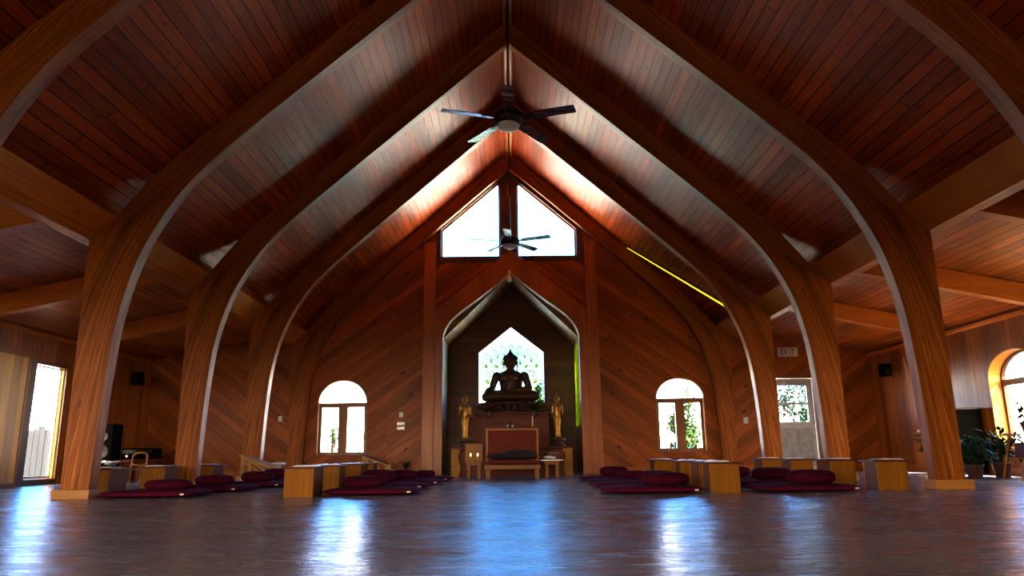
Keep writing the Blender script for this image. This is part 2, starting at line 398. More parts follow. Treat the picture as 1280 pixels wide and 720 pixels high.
# side walls (holes in y,z)
def rect(a, b, c, d): return [(a,c),(b,c),(b,d),(a,d)]
LD = (12.56, 13.42, 0.10, 2.02)              # left glazed door
PD = (11.30, 12.33, 0.06, 2.09)              # plank door
SWT = 0.30
rw = warch(11.95, 0.67, 0.44, 1.58, 2.0)     # right arched window
rw2 = warch(14.05, 0.50, 0.46, 1.10, 1.30)[:2] + [(14.52,1.5),(13.55,1.5)]
rw2 = rect(13.85, 14.85, 0.46, 1.65)
sideL = [rect(*LD)] + [rect(a, a+1.3, 0.5, 2.1) for a in (-3.2, -1.0, 1.2, 4.2)]  # all but the door are unseen windows added for their light
sideR = [rw, rw2] + [rect(a, a+1.3, 0.5, 2.1) for a in (-2.6, 8.6)]  # the last two are unseen windows, added to light nave-facing sides
yr = [(YR,0),(YA,0),(YA,2.75),(YR,2.75)]
struct(MB().prism(yr, 'x', -XW-0.12, -XW, sideL).build('wall_left', 'side'))
struct(MB().prism(yr, 'x', XW, XW+SWT, sideR).build('wall_right', 'side'))
rear_holes = [rect(a, a+1.9, 0.25, 2.25) for a in (-7.6, -5.4, -3.2, -0.9)]  # unseen rear windows, added and sized to light the column fronts
struct(MB().prism([(-XW,0),(XW,0),(XW,3.4),(4.9,3.4),(4.9,CZ(4.9)+0.12),(0,CZ(0)+0.12),(-4.9,CZ(4.9)+0.12),(-4.9,3.4),(-XW,3.4)], 'y', YR-0.2, YR, rear_holes).build('wall_front', 'rear'))
# alcove shell
a0 = YW+WT
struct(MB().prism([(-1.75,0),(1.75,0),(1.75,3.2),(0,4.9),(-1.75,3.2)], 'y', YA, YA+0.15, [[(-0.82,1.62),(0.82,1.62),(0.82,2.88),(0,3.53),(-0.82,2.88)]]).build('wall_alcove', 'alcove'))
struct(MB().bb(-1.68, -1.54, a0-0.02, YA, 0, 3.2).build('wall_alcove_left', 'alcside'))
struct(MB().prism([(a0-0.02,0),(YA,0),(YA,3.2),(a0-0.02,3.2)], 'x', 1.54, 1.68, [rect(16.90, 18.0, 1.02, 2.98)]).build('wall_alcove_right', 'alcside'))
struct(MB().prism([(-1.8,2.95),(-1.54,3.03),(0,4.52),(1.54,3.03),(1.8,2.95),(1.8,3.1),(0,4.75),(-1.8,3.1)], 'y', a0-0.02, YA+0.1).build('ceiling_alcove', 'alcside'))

# ---- ceilings
t = 0.1
mb = MB()
y0, y1 = YR-0.25, YW+0.02
for sgn, mi in ((-1, 1), (1, 0)):
    p = [(0, CZ(0)), (sgn*4.93, CZ(4.93)), (sgn*4.93, CZ(4.93)+t), (0, CZ(0)+t)]
    mb.prism(p, 'y', y0, y1, mi=mi)
struct(mb.build('ceiling', ['ceilR', 'ceilL'], weld=False))
for sgn, nm in ((-1, 'ceiling_left'), (1, 'ceiling_right')):
    p = [(sgn*4.93, 3.205), (sgn*8.4, 2.51), (sgn*8.4, 2.61), (sgn*4.93, 3.305)]
    struct(MB().prism(p, 'y', y0, YW+0.1).prism([(sgn*4.935,3.06),(sgn*5.02,3.085),(sgn*5.02,3.25),(sgn*4.935,3.25)], 'y', y0, YW+0.1).build(nm, 'aisle'))
struct(MB().prism([(-0.09,CZ(0.09)-0.0),(0.09,CZ(0.09)),(0.06,CZ(0.09)-0.05),(-0.06,CZ(0.09)-0.05)], 'y', y0, y1).build('trim_1', 'beam'))
# wall-top ledges and baseboards
for sgn, i in ((-1, 2), (1, 3)):
    xs = sorted((sgn*XW, sgn*(XW-0.06)))
    struct(MB().bb(xs[0], xs[1], YR, YW, 2.47, 2.545).build('trim_%d' % i, 'beam', bevel=0.008))
def base(nm, mb): struct(mb.build(nm, 'post', bevel=0.006))
base('baseboard_back', MB().bb(-XW+0.02, -1.99, YW-0.03, YW, 0, 0.13).bb(1.99, DX0-0.09, YW-0.03, YW, 0, 0.13).bb(DX1+0.09, XW-0.02, YW-0.03, YW, 0, 0.13))
base('baseboard_left', MB().bb(-XW, -XW+0.03, YR, PD[0]-0.1, 0, 0.13).bb(-XW, -XW+0.03, LD[1]+0.1, YW, 0, 0.13))
base('baseboard_right', MB().bb(XW-0.03, XW, YR, YW, 0, 0.13))

# ------------------------------------------------------------------ glulam arches
def interp(pts, n):
    pts = [Vector((a, b, 0)) for a, b in pts]; d = [0.0]
    for i in range(1, len(pts)): d.append(d[-1] + (pts[i]-pts[i-1]).length)
    out = []
    for k in range(n+1):
        s = d[-1]*k/n; i = 1
        while i < len(d)-1 and d[i] < s: i += 1
        f = (s-d[i-1])/max(1e-9, d[i]-d[i-1]); out.append(pts[i-1].lerp(pts[i], f))
    return out
def smooth_path(pts, it=2):
    for _ in range(it):
        q = [pts[0]]
        for i in range(len(pts)-1):
            a, b = pts[i], pts[i+1]
            q += [(a[0]*0.75+b[0]*0.25, a[1]*0.75+b[1]*0.25), (a[0]*0.25+b[0]*0.75, a[1]*0.25+b[1]*0.75)]
        q.append(pts[-1]); pts = q
    return pts
INTR = [(4.56,0.10),(4.535,0.8),(4.50,1.47),(4.455,1.95),(4.39,2.30),(4.29,2.66),(4.16,2.97),(3.93,3.38),(3.64,3.75),(3.13,4.24),(2.58,4.73),(2.0,5.24),(1.2,5.95),(0.004,7.0)]
OUT1 = [(4.87,0.10),(4.87,2.86)]
OUT2 = [(4.86,2.89),(4.58,3.18)]
OUT3 = [(4.57,3.20),(4.36,3.47),(4.13,3.75),(3.90,CZ(3.90)-0.006),(2.0,CZ(2.0)-0.006),(0.004,CZ(0.004)-0.006)]
def half_arch(sgn):
    a = interp(smooth_path(INTR, 2), 60)
    o1 = interp(OUT1, 26); o2 = interp(OUT2, 4); o3 = interp(smooth_path(OUT3, 1), 28)
    b = o1 + o2 + o3; b = b[:61] if len(b) >= 61 else interp([(p.x, p.y) for p in b], 60)
    u = [0.0]
    for i in range(1, 61): u.append(u[-1] + (a[i]-a[i-1]).length)
    mb = MB(); K = 1
    for i in range(60):
        P = [(a[i], u[i], 0.0), (a[i+1], u[i+1], 0.0), (b[i+1], u[i+1], (b[i+1]-a[i+1]).length), (b[i], u[i], (b[i]-a[i]).length)]
        for y in (0.0, TH):
            mb.add([(sgn*q[0].x, y, q[0].y) for q in P], [(0,1,2,3)], [[(q[1], q[2]) for q in P]])
        mb.add([(sgn*a[i].x,0,a[i].y),(sgn*a[i+1].x,0,a[i+1].y),(sgn*a[i+1].x,TH,a[i+1].y),(sgn*a[i].x,TH,a[i].y)], [(0,1,2,3)], [[(u[i],0.004),(u[i+1],0.004),(u[i+1],0.038),(u[i],0.038)]])
        mb.add([(sgn*b[i].x,0,b[i].y),(sgn*b[i+1].x,0,b[i+1].y),(sgn*b[i+1].x,TH,b[i+1].y),(sgn*b[i].x,TH,b[i].y)], [(0,1,2,3)], [[(u[i],0.34),(u[i+1],0.34),(u[i+1],0.37),(u[i],0.37)]])
    for i in (0, 60):
        mb.add([(sgn*a[i].x,0,a[i].y),(sgn*b[i].x,0,b[i].y),(sgn*b[i].x,TH,b[i].y),(sgn*a[i].x,TH,a[i].y)], [(0,1,2,3)], [[(0,0),(0,.3),(.17,.3),(.17,0)]])
    return mb
arch_labels = ['laminated timber arch nearest the camera, only its upper curve showing in the top corners',
               'front laminated timber arch with both feet showing, legs nearest the camera',
               'laminated timber arch second behind the front legs, beside the second row of desks',
               'laminated timber arch third behind the front legs, just this side of the back bay',
               'laminated timber arch fixed flat against the diagonal boards of the back wall']
arch0 = None
for k in range(-1, 4):
    yy = Y1 + k*SP
    if arch0 is None:
        r = arch0 = thing('timber_arch', arch_labels[0], 'arch', (0, yy, 0), 0, 'laminated timber arches')
        for s in (-1, 1):
            half_arch(s).build('half_arch', 'glulam', r, weld=True)
            MB().bb(s*4.735-0.205, s*4.735+0.205, -0.045, TH+0.045, 0.0, 0.10).build('base_block', 'block', r, bevel=0.006)
    else:
        r = dup(arch0, (0, yy, 0), 0, arch_labels[k+1])
    if k == 3:
        for ch in [o for o in bpy.data.objects if o.parent == r and o.name.startswith('base_block')]: ch.scale = (1, 0.75, 1)

# haunch beams bay by bay
bays = [('in the nearest bay beside the frame edge', -1), ('between the front arch legs and the second arch', 0), ('between the second and third arches', 1), ('in the last bay before the back wall', 2)]
proto = {}
for s, side in ((-1, 'left'), (1, 'right')):
    for txt, k in bays:
        lab = 'heavy pine haunch beam on the %s side, %s' % (side, txt)
        loc = (0, Y1 + k*SP + TH + 0.005, 0)
        if s not in proto:
            o = proto[s] = MB().prism([(s*4.575,3.185),(s*4.86,2.895),(s*5.03,2.895),(s*5.03,3.08),(s*4.75,3.20)], 'y', 0, SP-TH-0.01).prism([(s*4.88,2.896),(s*5.03,2.896),(s*5.03,3.08),(s*4.88,3.145)], 'y', -TH-0.004, -0.0).build('haunch_beam', 'beam', bevel=0.004)
            o.location = loc; tag(o, lab, 'beam', 'haunch beams')
        else:
            o = proto[s].copy(); COL.objects.link(o); o.location = loc; o['label'] = lab
# aisle rafters
proto = {}
for s, side in ((-1, 'left'), (1, 'right')):
    for y, txt in ((4.9, 'closest to the camera'), (7.55, 'just before the front arch leg'), (10.3, 'just before the second arch leg'), (13.05, 'just before the third arch leg')):
        lab = 'sloping aisle rafter under the %s aisle ceiling, %s' % (side, txt)
        sl = -0.205
        zb = lambda x: 2.892 + sl*(abs(x)-4.98)
        if s not in proto:
            o = proto[s] = MB().prism([(s*4.90,2.893),(s*4.98,zb(4.98)),(s*7.45,zb(7.45)),(s*7.62,zb(7.62)+0.28),(s*5.035,zb(5.035)+0.295),(s*5.035,2.893)], 'y', 0, 0.14).build('ceiling_rafter', 'rafter', bevel=0.004)
            tag(o, lab, 'rafter', 'aisle rafters')
        else:
            o = proto[s].copy(); COL.objects.link(o); o['label'] = lab
        o.location = (0, y, 0)

# alcove posts and pointed alcove arch
for s, side in ((-1, 'left'), (1, 'right')):
    tag(MB().bb(s*1.85-0.13, s*1.85+0.13, YW-0.09, YW-0.002, 0.0, CZ(1.98)-0.42).build('alcove_post', 'post', bevel=0.006),
        'tall flat timber post on the back wall, %s of the alcove' % side, 'post', 'alcove posts')
oh = [(-1.715,0.0),(-1.715,3.62),(0.0,5.04),(1.715,3.62),(1.715,0.0)]
inn = [(1.53,0.0),(1.53,2.98),(1.51,3.12),(1.45,3.25),(1.36,3.38),(1.24,3.50),(1.05,3.66),(0.80,3.84),(0.4,4.16),(0.0,4.50)]
inn = inn + [(-x, z) for x, z in reversed(inn[:-1])]
tag(MB().prism(oh + inn, 'y', YW-0.12, YW-0.002).build('alcove_arch', 'post', bevel=0.006),
    'pointed timber arch framing the dark alcove around the seated statue', 'arch')

# ------------------------------------------------------------------ windows and doors
PORT = []
def portal(loc, rot, sx, sy):
    l = bpy.data.lights.new('daylight_portal', 'AREA'); l.shape = 'RECTANGLE'; l.size = sx; l.size_y = sy; l.energy = 1.0
    l.cycles.is_portal = True
    o = bpy.data.objects.new('daylight_portal', l); COL.objects.link(o); o.location = loc; o.rotation_euler = rot
def arch_window(nm, cx, hw, z0, zs, zt):
    """casement window set into the back wall opening; local coords are world"""
    yb = YW + 0.12
    op = warch(cx, hw-0.002, z0, zs, zt-0.002)
    def shr(d): return [(cx-hw+d, z0+d), (cx+hw-d, z0+d)] + arch_top(cx, hw-d, zs, zt-d)
    zt0, zt1 = zs-0.09, zs+0.01
    holes = [[(cx-hw+0.075, z0+0.05), (cx-0.1, z0+0.05), (cx-0.1, zt0), (cx-hw+0.075, zt0)],
             [(cx+0.1, z0+0.05), (cx+hw-0.075, z0+0.05), (cx+hw-0.075, zt0), (cx+0.1, zt0)],
             [(x, z) for x, z in arch_top(cx, hw-0.02, zt1, zt-0.02)]]
    fr = struct(MB().prism(op, 'y', yb-0.03, yb+0.05, holes).build(nm, 'frame'))
    MB().prism(shr(0.02), 'y', yb+0.005, yb+0.012).build('window_glass', 'glass', fr)
    for sx in (-1, 1):
        mb = MB()
        c = cx + sx*(hw+0.025)/2
        w = (hw-0.175)/2
        for hx in (-0.6, 0.55):
            mb.bb(c+hx*w-0.03, c+hx*w+0.03, yb-0.075, yb-0.03, z0+0.035, z0+0.055)
            mb.tube([(c+hx*w, yb-0.05, z0+0.05), (c+hx*w+0.02, yb-0.08, z0+0.10)], 0.008, 6)
        mb.build('casement_latch', 'steel', fr)
    MB().bb(cx-hw, cx+hw, YW-0.03, yb-0.03, z0-0.03, z0-0.001).build('window_sill', 'frame', fr, bevel=0.005)
    # thin pine lining of the opening
    ou = [(cx-hw-0.001, z0), (cx-hw+0.016, z0)] 
    arc_o = arch_top(cx, hw-0.001, zs, zt-0.001); arc_i = arch_top(cx, hw-0.018, zs, zt-0.018)
    lin = [(cx+hw-0.001, z0)] + arc_o + [(cx-hw+0.001, z0), (cx-hw+0.018, z0)] + list(reversed(arc_i)) + [(cx+hw-0.018, z0)]
    MB().prism(lin, 'y', YW-0.006, yb-0.03).build('window_lining', 'reveal', fr)
    portal((cx, YW+0.22, (z0+zt)/2), (PI/2, 0, PI), hw*2, zt-z0)
    return fr
arch_window('window_1', WL, 0.545, 0.47, 1.58, 2.09)
arch_window('window_2', WR, 0.535, 0.47, 1.60, 2.06)
# gable window: two panes with a broad mullion
mb = MB()
def inset_frame(mb, poly, d, ya, yb):
    n = len(poly); c = (sum(p[0] for p in poly)/n, sum(p[1] for p in poly)/n); res = []
    for i in range(n):
        p0, p1, p2 = Vector(poly[i-1]), Vector(poly[i]), Vector(poly[(i+1) % n])
        e1 = (p1-p0).normalized(); e2 = (p2-p1).normalized()
        n1 = Vector((-e1.y, e1.x)); n2 = Vector((-e2.y, e2.x))
        if n1.dot(Vector(c)-p1) < 0: n1 = -n1
        if n2.dot(Vector(c)-p1) < 0: n2 = -n2
        b = (n1+n2); b = b/ max(0.3, b.length_squared) * 2
        res.append(tuple(p1 + b*d))
    mb.prism(poly, 'y', ya, yb, [res]); return res
for g in (gabL, gabR): inset_frame(mb, g, 0.035, YW+0.06, YW+0.14)
gw = struct(mb.build('window_3', 'darkframe'))
MB().prism(gabL, 'y', YW+0.095, YW+0.102).prism(gabR, 'y', YW+0.095, YW+0.102).build('window_glass', 'glass', gw)
gt = MB()
ot = [(-1.74,4.78),(1.68,4.78),(1.68,5.64),(0.0,7.02),(-0.06,7.02),(-1.74,5.64)]
gt.prism(ot, 'y', YW-0.03, YW-0.002, [gabL, gabR]).build('window_casing', 'darkframe', gw, bevel=0.004)
portal((-0.03, YW+0.24, 5.8), (PI/2, 0, PI), 3.3, 2.0)
# alcove window with stained-glass leaves
pg = [(-0.82,1.62),(0.82,1.62),(0.82,2.88),(0,3.53),(-0.82,2.88)]
mb = MB(); inset_frame(mb, pg, 0.03, YA+0.02, YA+0.12)
aw = struct(mb.build('window_4', 'darkframe'))
MB().prism(pg, 'y', YA+0.07, YA+0.078).build('window_glass', 'glasscyan', aw)
lf, lf2, ld, lv_ = MB(), MB(), MB(), MB()
cz = 2.05
for ring, (r0, r1, w, n) in enumerate(((0.38,0.66,0.13,13),(0.55,0.84,0.15,17),(0.74,1.02,0.14,19))):
    for i in range(n):
        a = math.radians(-28 + 236*(i+0.5*(ring % 2))/(n-1))
        d = Vector((math.cos(a), 0, math.sin(a)*1.02)); pnt = lambda r: Vector((0,0,cz)) + d*r
        if abs(pnt(r1).x) > 0.77 or pnt(r1).z < 1.66: 
            if abs(pnt(r0).x) > 0.66 or pnt(r0).z < 1.66: continue
            r1_ = min(r1, 0.76/max(0.01, abs(d.x)))
        else: r1_ = r1
        sd = Vector((-d.z, 0, d.x)).normalized()
        prof = [(0,0.04),(0.2,0.32),(0.45,0.5),(0.7,0.40),(0.88,0.16),(1,0.0)]
        pts = [pnt(r0+(r1_-r0)*f)+sd*w*g for f, g in prof]
        pts += [pnt(r0+(r1_-r0)*f)-sd*w*g for f, g in reversed(prof[:-1])]
        yl = YA+0.060-0.004*ring
        pts = [(p.x, yl, p.z) for p in pts]
        (lf if (i+ring) % 3 else lf2).add(pts, [tuple(range(len(pts)))])
        if True:
            ld.tube([(p[0], yl-0.001, p[2]) for p in pts], 0.0085, 4)
        a_ = pnt(r0); b_ = pnt(r1_)
        lv_.add([(a_.x-sd.x*.015,yl-.002,a_.z-sd.z*.015),(a_.x+sd.x*.015,yl-.002,a_.z+sd.z*.015),(b_.x,yl-.002,b_.z)], [(0,1,2)])
lf.build('leaf_pattern', 'glassleaf', aw, weld=False); lf2.build('leaf_pattern', 'glassyel', aw, weld=False); lv_.build('leaf_veins', 'gold_line', aw, weld=False); ld.build('leaf_leading', 'lead', aw, weld=False)
portal((0, YA+0.2, 2.5), (PI/2, 0, PI), 1.66, 1.95)
# alcove side window
mb = MB(); pr = rect(16.90, 18.0, 1.02, 2.98)
mb.prism(pr, 'x', 1.531, 1.60, [rect(16.93, 17.97, 1.05, 2.95)])
sw_ = struct(mb.build('window_5', 'darkframe'))
MB().bb(1.535, 1.543, 16.93, 17.97, 1.05, 2.95).build('window_glass', 'frost', sw_)

# right wall windows
def side_window(nm, poly, sgn, mull=True, zbar=None, portal_on=True, depth=0.2):
    if sgn < 0: depth = 0.05
    xs = sorted((sgn*(XW+depth), sgn*(XW+depth+0.06)))
    ymn, ymx = min(p[0] for p in poly), max(p[0] for p in poly); zmn, zmx = min(p[1] for p in poly), max(p[1] for p in poly)
    cy, hw = (ymn+ymx)/2, (ymx-ymn)/2
    zb = zbar if zbar else zmx-0.06
    hs = [[(ymn+0.07,zmn+0.06),(cy-0.06,zmn+0.06),(cy-0.06,zb-0.05),(ymn+0.07,zb-0.05)], [(cy+0.06,zmn+0.06),(ymx-0.07,zmn+0.06),(ymx-0.07,zb-0.05),(cy+0.06,zb-0.05)]]
    if zbar: hs.append([(y, z) for y, z in arch_top(cy, hw-0.05, zbar+0.05, zmx-0.05)])
    fr = struct(MB().prism(poly, 'x', xs[0], xs[1], hs).build(nm, 'darkframe'))
    gx = sgn*(XW+depth+0.03)
    sh = [(cy+(y-cy)*0.97, z) for y, z in poly]
    MB().prism(sh, 'x', gx-0.003, gx+0.003).build('window_glass', 'glass', fr)
    n = len(poly); inner = [(cy+(y-cy)*(1-0.02/hw), (zmn+zmx)/2+(z-(zmn+zmx)/2)*(1-0.04/(zmx-zmn))) for y, z in poly]
    xs2 = sorted((sgn*(XW-0.004), sgn*(XW+depth-0.002)))
    MB().prism([(cy+(y-cy)*0.999, z) for y, z in poly], 'x', xs2[0], xs2[1], [inner]).build('window_lining', 'reveal', fr)
    xs3 = sorted((sgn*(XW-0.05), sgn*(XW-0.004)))
    MB().bb(xs3[0], xs3[1], ymn-0.06, ymx+0.06, zmn-0.05, zmn-0.005).build('window_sill', 'block', fr, bevel=0.005)
    portal((sgn*(XW+depth+0.12), cy, (zmn+zmx)/2), (0, sgn*PI/2, 0), zmx-zmn, ymx-ymn)
    return fr
side_window('window_6', rw, 1, zbar=1.50)
side_window('window_7', rw2, 1)
i = 8
for s, lst in ((-1, sideL[1:]), (1, sideR[2:])):
    for p in lst: side_window('window_%d' % i, p, s); i += 1
for p in rear_holes:
    xa, xb = p[0][0], p[1][0]; za, zb = p[0][1], p[2][1]
    mb = MB(); mb.prism(p, 'y', YR-0.14, YR-0.06, [rect(xa+0.07,(xa+xb)/2-0.05,za+0.06,zb-0.06), rect((xa+xb)/2+0.05,xb-0.07,za+0.06,zb-0.06)])
    fr = struct(mb.build('window_%d' % i, 'frame')); i += 1
    MB().bb(xa+0.02, xb-0.02, YR-0.105, YR-0.098, za+0.02, zb-0.02).build('window_glass', 'glass', fr)
    portal(((xa+xb)/2, YR-0.26, (za+zb)/2), (PI/2, 0, 0), xb-xa, zb-za)

# white exit door in the back wall (door_1)
dy = YW+0.07
d1 = struct(MB().prism([(DX0-0.07,0),(DX0-0.002,0),(DX0-0.002,DZ-0.002),(DX1+0.002,DZ-0.002),(DX1+0.002,0),(DX1+0.07,0),(DX1+0.07,DZ+0.08),(DX0-0.07,DZ+0.08)], 'y', YW-0.025, YW-0.002).build('door_1', 'frame', bevel=0.004))
gl = (5.94, 6.58, 1.06, 1.86)
mb = MB().prism([(DX0+0.01,0.012),(DX1-0.01,0.012),(DX1-0.01,DZ-0.012),(DX0+0.01,DZ-0.012)], 'y', dy, dy+0.045, [rect(*gl)])
leaf = mb.build('door_leaf', 'white', d1, bevel=0.003)
mb = MB(); mb.prism(rect(gl[0]-0.05,gl[1]+0.05,gl[2]-0.05,gl[3]+0.05), 'y', dy-0.02, dy-0.001, [rect(*gl)])
mb.bb(gl[0], gl[1], dy+0.0, dy+0.03, 1.44, 1.48); mb.build('sash_frame', 'white', leaf, bevel=0.004)
MB().bb(gl[0]-0.0, gl[1], dy+0.032, dy+0.038, gl[2], gl[3]).build('door_glass', 'glass', leaf)
MB().bb(DX0+0.07, DX1-0.07, dy-0.008, dy-0.0005, 0.10, 0.92).build('lower_panel', 'doorpanel', leaf, bevel=0.004)
MB().tube([(DX1-0.08,dy-0.05,0.98),(DX1-0.08,dy-0.05,1.0)], 0.028, 12).tube([(DX1-0.08,dy,0.99),(DX1-0.08,dy-0.05,0.99)], 0.012, 8).build('door_handle', 'steel', leaf)
MB().bb(DX0+0.06, DX0+0.34, dy-0.07, dy-0.001, DZ-0.13, DZ-0.07).tube([(DX0+0.3,dy-0.04,DZ-0.08),(DX0+0.55,dy-0.10,DZ-0.03)], 0.01, 6).build('door_closer', 'steel', leaf, bevel=0.004)
portal(((DX0+DX1)/2, YW+0.2, 1.45), (PI/2, 0, PI), 0.7, 0.85)
# glazed door in the left wall (door_2)
x0 = -XW
d2 = struct(MB().prism(rect(LD[0]-0.16, LD[1]+0.02, 0.0, LD[3]+0.06), 'x', x0-0.002+0.004, x0+0.03, [rect(*LD)]).build('door_2', 'darkframe', bevel=0.004))
MB().prism(rect(LD[0]+0.01,LD[1]-0.01,LD[2]+0.01,LD[3]-0.01), 'x', x0-0.10, x0-0.06, [rect(LD[0]+0.03,LD[1]-0.04,LD[2]+0.05,LD[3]-0.03)]).build('door_leaf', 'white', d2)
MB().bb(x0-0.083, x0-0.077, LD[0]+0.02, LD[1]-0.03, LD[2]+0.04, LD[3]-0.02).build('door_glass', 'glass', d2)
MB().bb(x0-0.055, x0-0.01, LD[1]-0.022, LD[1]-0.003, LD[2], LD[3]).build('door_lining', 'reveal', d2)
portal((x0-0.16, (LD[0]+LD[1])/2, 1.06), (0, -PI/2, 0), 1.92, 0.86)
# plank door beside it (door_3)
d3 = struct(MB().prism(rect(PD[0]-0.12,PD[1]+0.06,0.0,PD[3]+0.09), 'x', x0+0.002, x0+0.035, [rect(*PD)]).build('door_3', 'frame', bevel=0.004))
MB().bb(x0+0.003, x0+0.022, PD[0]+0.006, PD[1]-0.006, PD[2], PD[3]-0.006).build('door_leaf', 'plankdoor', d3)
MB().bb(x0+0.022, x0+0.05, PD[0]+0.07, PD[0]+0.10, 0.95, 1.07).build('door_handle', 'black', d3)
# ------------------------------------------------------------------ ceiling fans
def make_fan(y, zhub, ztop, rot, label):
    r = thing('ceiling_fan', label, 'fan', (0, y, zhub), 0, 'ceiling fans hung from the ridge')
    MB().tube([(0,0,0.10),(0,0,ztop-zhub-0.05)], 0.016, 10).build('downrod', 'black', r, smooth=True)
    MB().lathe([(0.02,-0.12),(0.06,-0.10),(0.075,0.0)], (0,0,ztop-zhub), 20).build('canopy', 'black', r, smooth=True)
    MB().lathe([(0.03,0.15),(0.06,0.12),(0.15,0.10),(0.185,0.05),(0.185,-0.01),(0.14,-0.05),(0.12,-0.055)], n=32).build('motor_housing', 'black', r, smooth=True)
    MB().lathe([(0.128,-0.055),(0.135,-0.07),(0.115,-0.105),(0.07,-0.128),(0.01,-0.135)], n=32).build('light_bowl', 'bowl', r, smooth=True)
    for k in range(5):
        a = rot + k*2*PI/5
        R = rz(a) @ rx(math.radians(-12))
        mb = MB()
        out = [(0.25,-0.055),(0.32,-0.068),(0.80,-0.075),(0.825,-0.06),(0.83,0.05),(0.815,0.07),(0.32,0.062),(0.25,0.05)]
        mb.prism(out, 'z', -0.004, 0.004)
        mb.v = [tuple(R @ Vector(v) + Vector((0,0,0.02))) for v in mb.v]
        b = mb.build('fan_blade', 'fanwood', r)
        m2 = MB(); m2.prism([(0.14,-0.02),(0.24,-0.045),(0.33,-0.03),(0.33,0.03),(0.24,0.045),(0.14,0.02)], 'z', -0.012, -0.005)
        m2.v = [tuple(R @ Vector(v) + Vector((0,0,0.02))) for v in m2.v]
        m2.build('blade_bracket', 'black', b)
    return r
make_fan(Y1+0.085, 4.37, 6.99, math.radians(270), 'large near ceiling fan with pale light bowl, high in the middle of the nave')
make_fan(Y1+2*SP+0.085, 4.42, 6.99, math.radians(266), 'far ceiling fan silhouetted against the bright gable window')

# glowing strip on the right slope near the back wall

# exit sign
e = thing('exit_sign', 'white exit sign with dark red letters above the grey door', 'sign', (6.21, YW, 2.60))
MB().bb(-0.22,0.22,-0.05,-0.002,-0.10,0.10).build('sign_box', 'whiteplastic', e, bevel=0.006)
def letter(ch, x, s):
    q = {'E': [(0,0,.2,1),(0,.82,.75,1),(0,.41,.62,.59),(0,0,.75,.18)], 'I': [(.28,0,.48,1)], 'T': [(0,.82,.8,1),(.3,0,.5,1)]}
    mb = MB()
    if ch == 'X':
        for sg in (1, -1):
            c = Vector((x+0.4*s*0.62, -0.053, 0)); mb.box(c, (0.17*s*0.7, 0.006, s*1.12), ry(sg*0.52))
    else:
        for a, b, c, d in q[ch]: mb.bb(x+a*s*0.62, x+c*s*0.62, -0.056, -0.050, (b-0.5)*s, (d-0.5)*s)
    return mb
mb = MB()
for ch, x in (('E',-0.165),('X',-0.085),('I',0.01),('T',0.075)):
    l_ = letter(ch, x, 0.135); mb.add(l_.v, l_.f)
mb.build('sign_letters', 'exitred', e)

# switches, outlet, sensors on the back wall
def plate(nm, lab, cat, x, z, w, h, toggles=1):
    r = thing(nm, lab, cat, (x, YW, z))
    MB().bb(-w/2,w/2,-0.012,-0.001,-h/2,h/2).build('cover_plate', 'whiteplastic', r, bevel=0.003)
    for i in range(toggles):
        cx = (i-(toggles-1)/2)*0.055
        MB().bb(cx-0.01,cx+0.01,-0.022,-0.012,-0.02,0.02).build('toggle' if 'outlet' not in nm else 'socket', 'steel' if 'outlet' not in nm else 'matteblack', r)
plate('thermostat', 'small white thermostat on the back wall right of the left arched window', 'thermostat', -2.45, 1.31, 0.09, 0.11, 1)
plate('light_switch', 'upper wide light switch plate below the thermostat', 'light switch', -2.45, 1.115, 0.17, 0.075, 3)
plate('light_switch', 'lower wide light switch plate below the thermostat', 'light switch', -2.45, 1.015, 0.17, 0.075, 3)
plate('light_switch', 'single light switch plate on the back wall near the white door', 'light switch', 5.16, 1.10, 0.10, 0.13, 1)
plate('light_switch', 'single light switch plate on the back wall left of the left arched window', 'light switch', -5.12, 1.25, 0.08, 0.12, 1)
plate('wall_outlet', 'low white outlet plate on the back wall behind the left desks', 'outlet', -5.12, 0.26, 0.08, 0.12, 2)

# spotlight at the alcove peak
sp = thing('spotlight', 'small pale spotlight hung at the peak of the alcove arch', 'spotlight', (-0.02, YW-0.19, 4.33))
MB().bb(-0.03,0.03,-0.02,0.065,0.05,0.20).build('mount', 'whiteplastic', sp, bevel=0.004)
mb = MB(); mb.lathe([(0.03,0.07),(0.05,0.05),(0.06,-0.05),(0.055,-0.06)], n=20); R = rx(math.radians(-35)); mb.v = [tuple(R @ Vector(v)+Vector((0,-0.01,0))) for v in mb.v]
mb.build('lamp_head', 'whiteplastic', sp, smooth=True)

# wall speakers
for s, side in ((-1,'left'),(1,'right')):
    r = thing('wall_speaker', 'small black loudspeaker high on the %s side wall near the back corner' % side, 'speaker', (s*(XW-0.02), 15.7, 2.07), 0, 'wall speakers')
    mb = MB().box((-s*0.16,0,0), (0.16,0.20,0.26), rz(s*0.25)); cab = mb.build('speaker_cabinet', 'matteblack', r, bevel=0.01)
    mb = MB(); mb.lathe([(0.06,0),(0.07,0.012),(0.055,0.016),(0.02,0.004)], n=20); R = rz(s*0.25) @ rx(PI/2); mb.v = [tuple(R @ Vector(v) + Vector((-s*0.16-0.0,-0.102,-0.03))) for v in mb.v]
    mb.build('speaker_cone', 'black', cab, smooth=True)
    MB().tube([(-s*0.005,0,0),(-s*0.09,0,0)], 0.02, 8).build('bracket', 'black', r)
STRIPB = (4.60, 15.22)
SKY0, SKY1, SKY2, SKY3, SKYS, EXPO = (6.0,5.0,4.0), (0.80,0.92,1.15), (0.24,0.98,2.6), (0.2,0.5,1.0), 12.0, 0.0
SKYB = (3.0,2.3,1.5)
SUNE, SUND = 130.0, (0.55,-0.25,0.8)
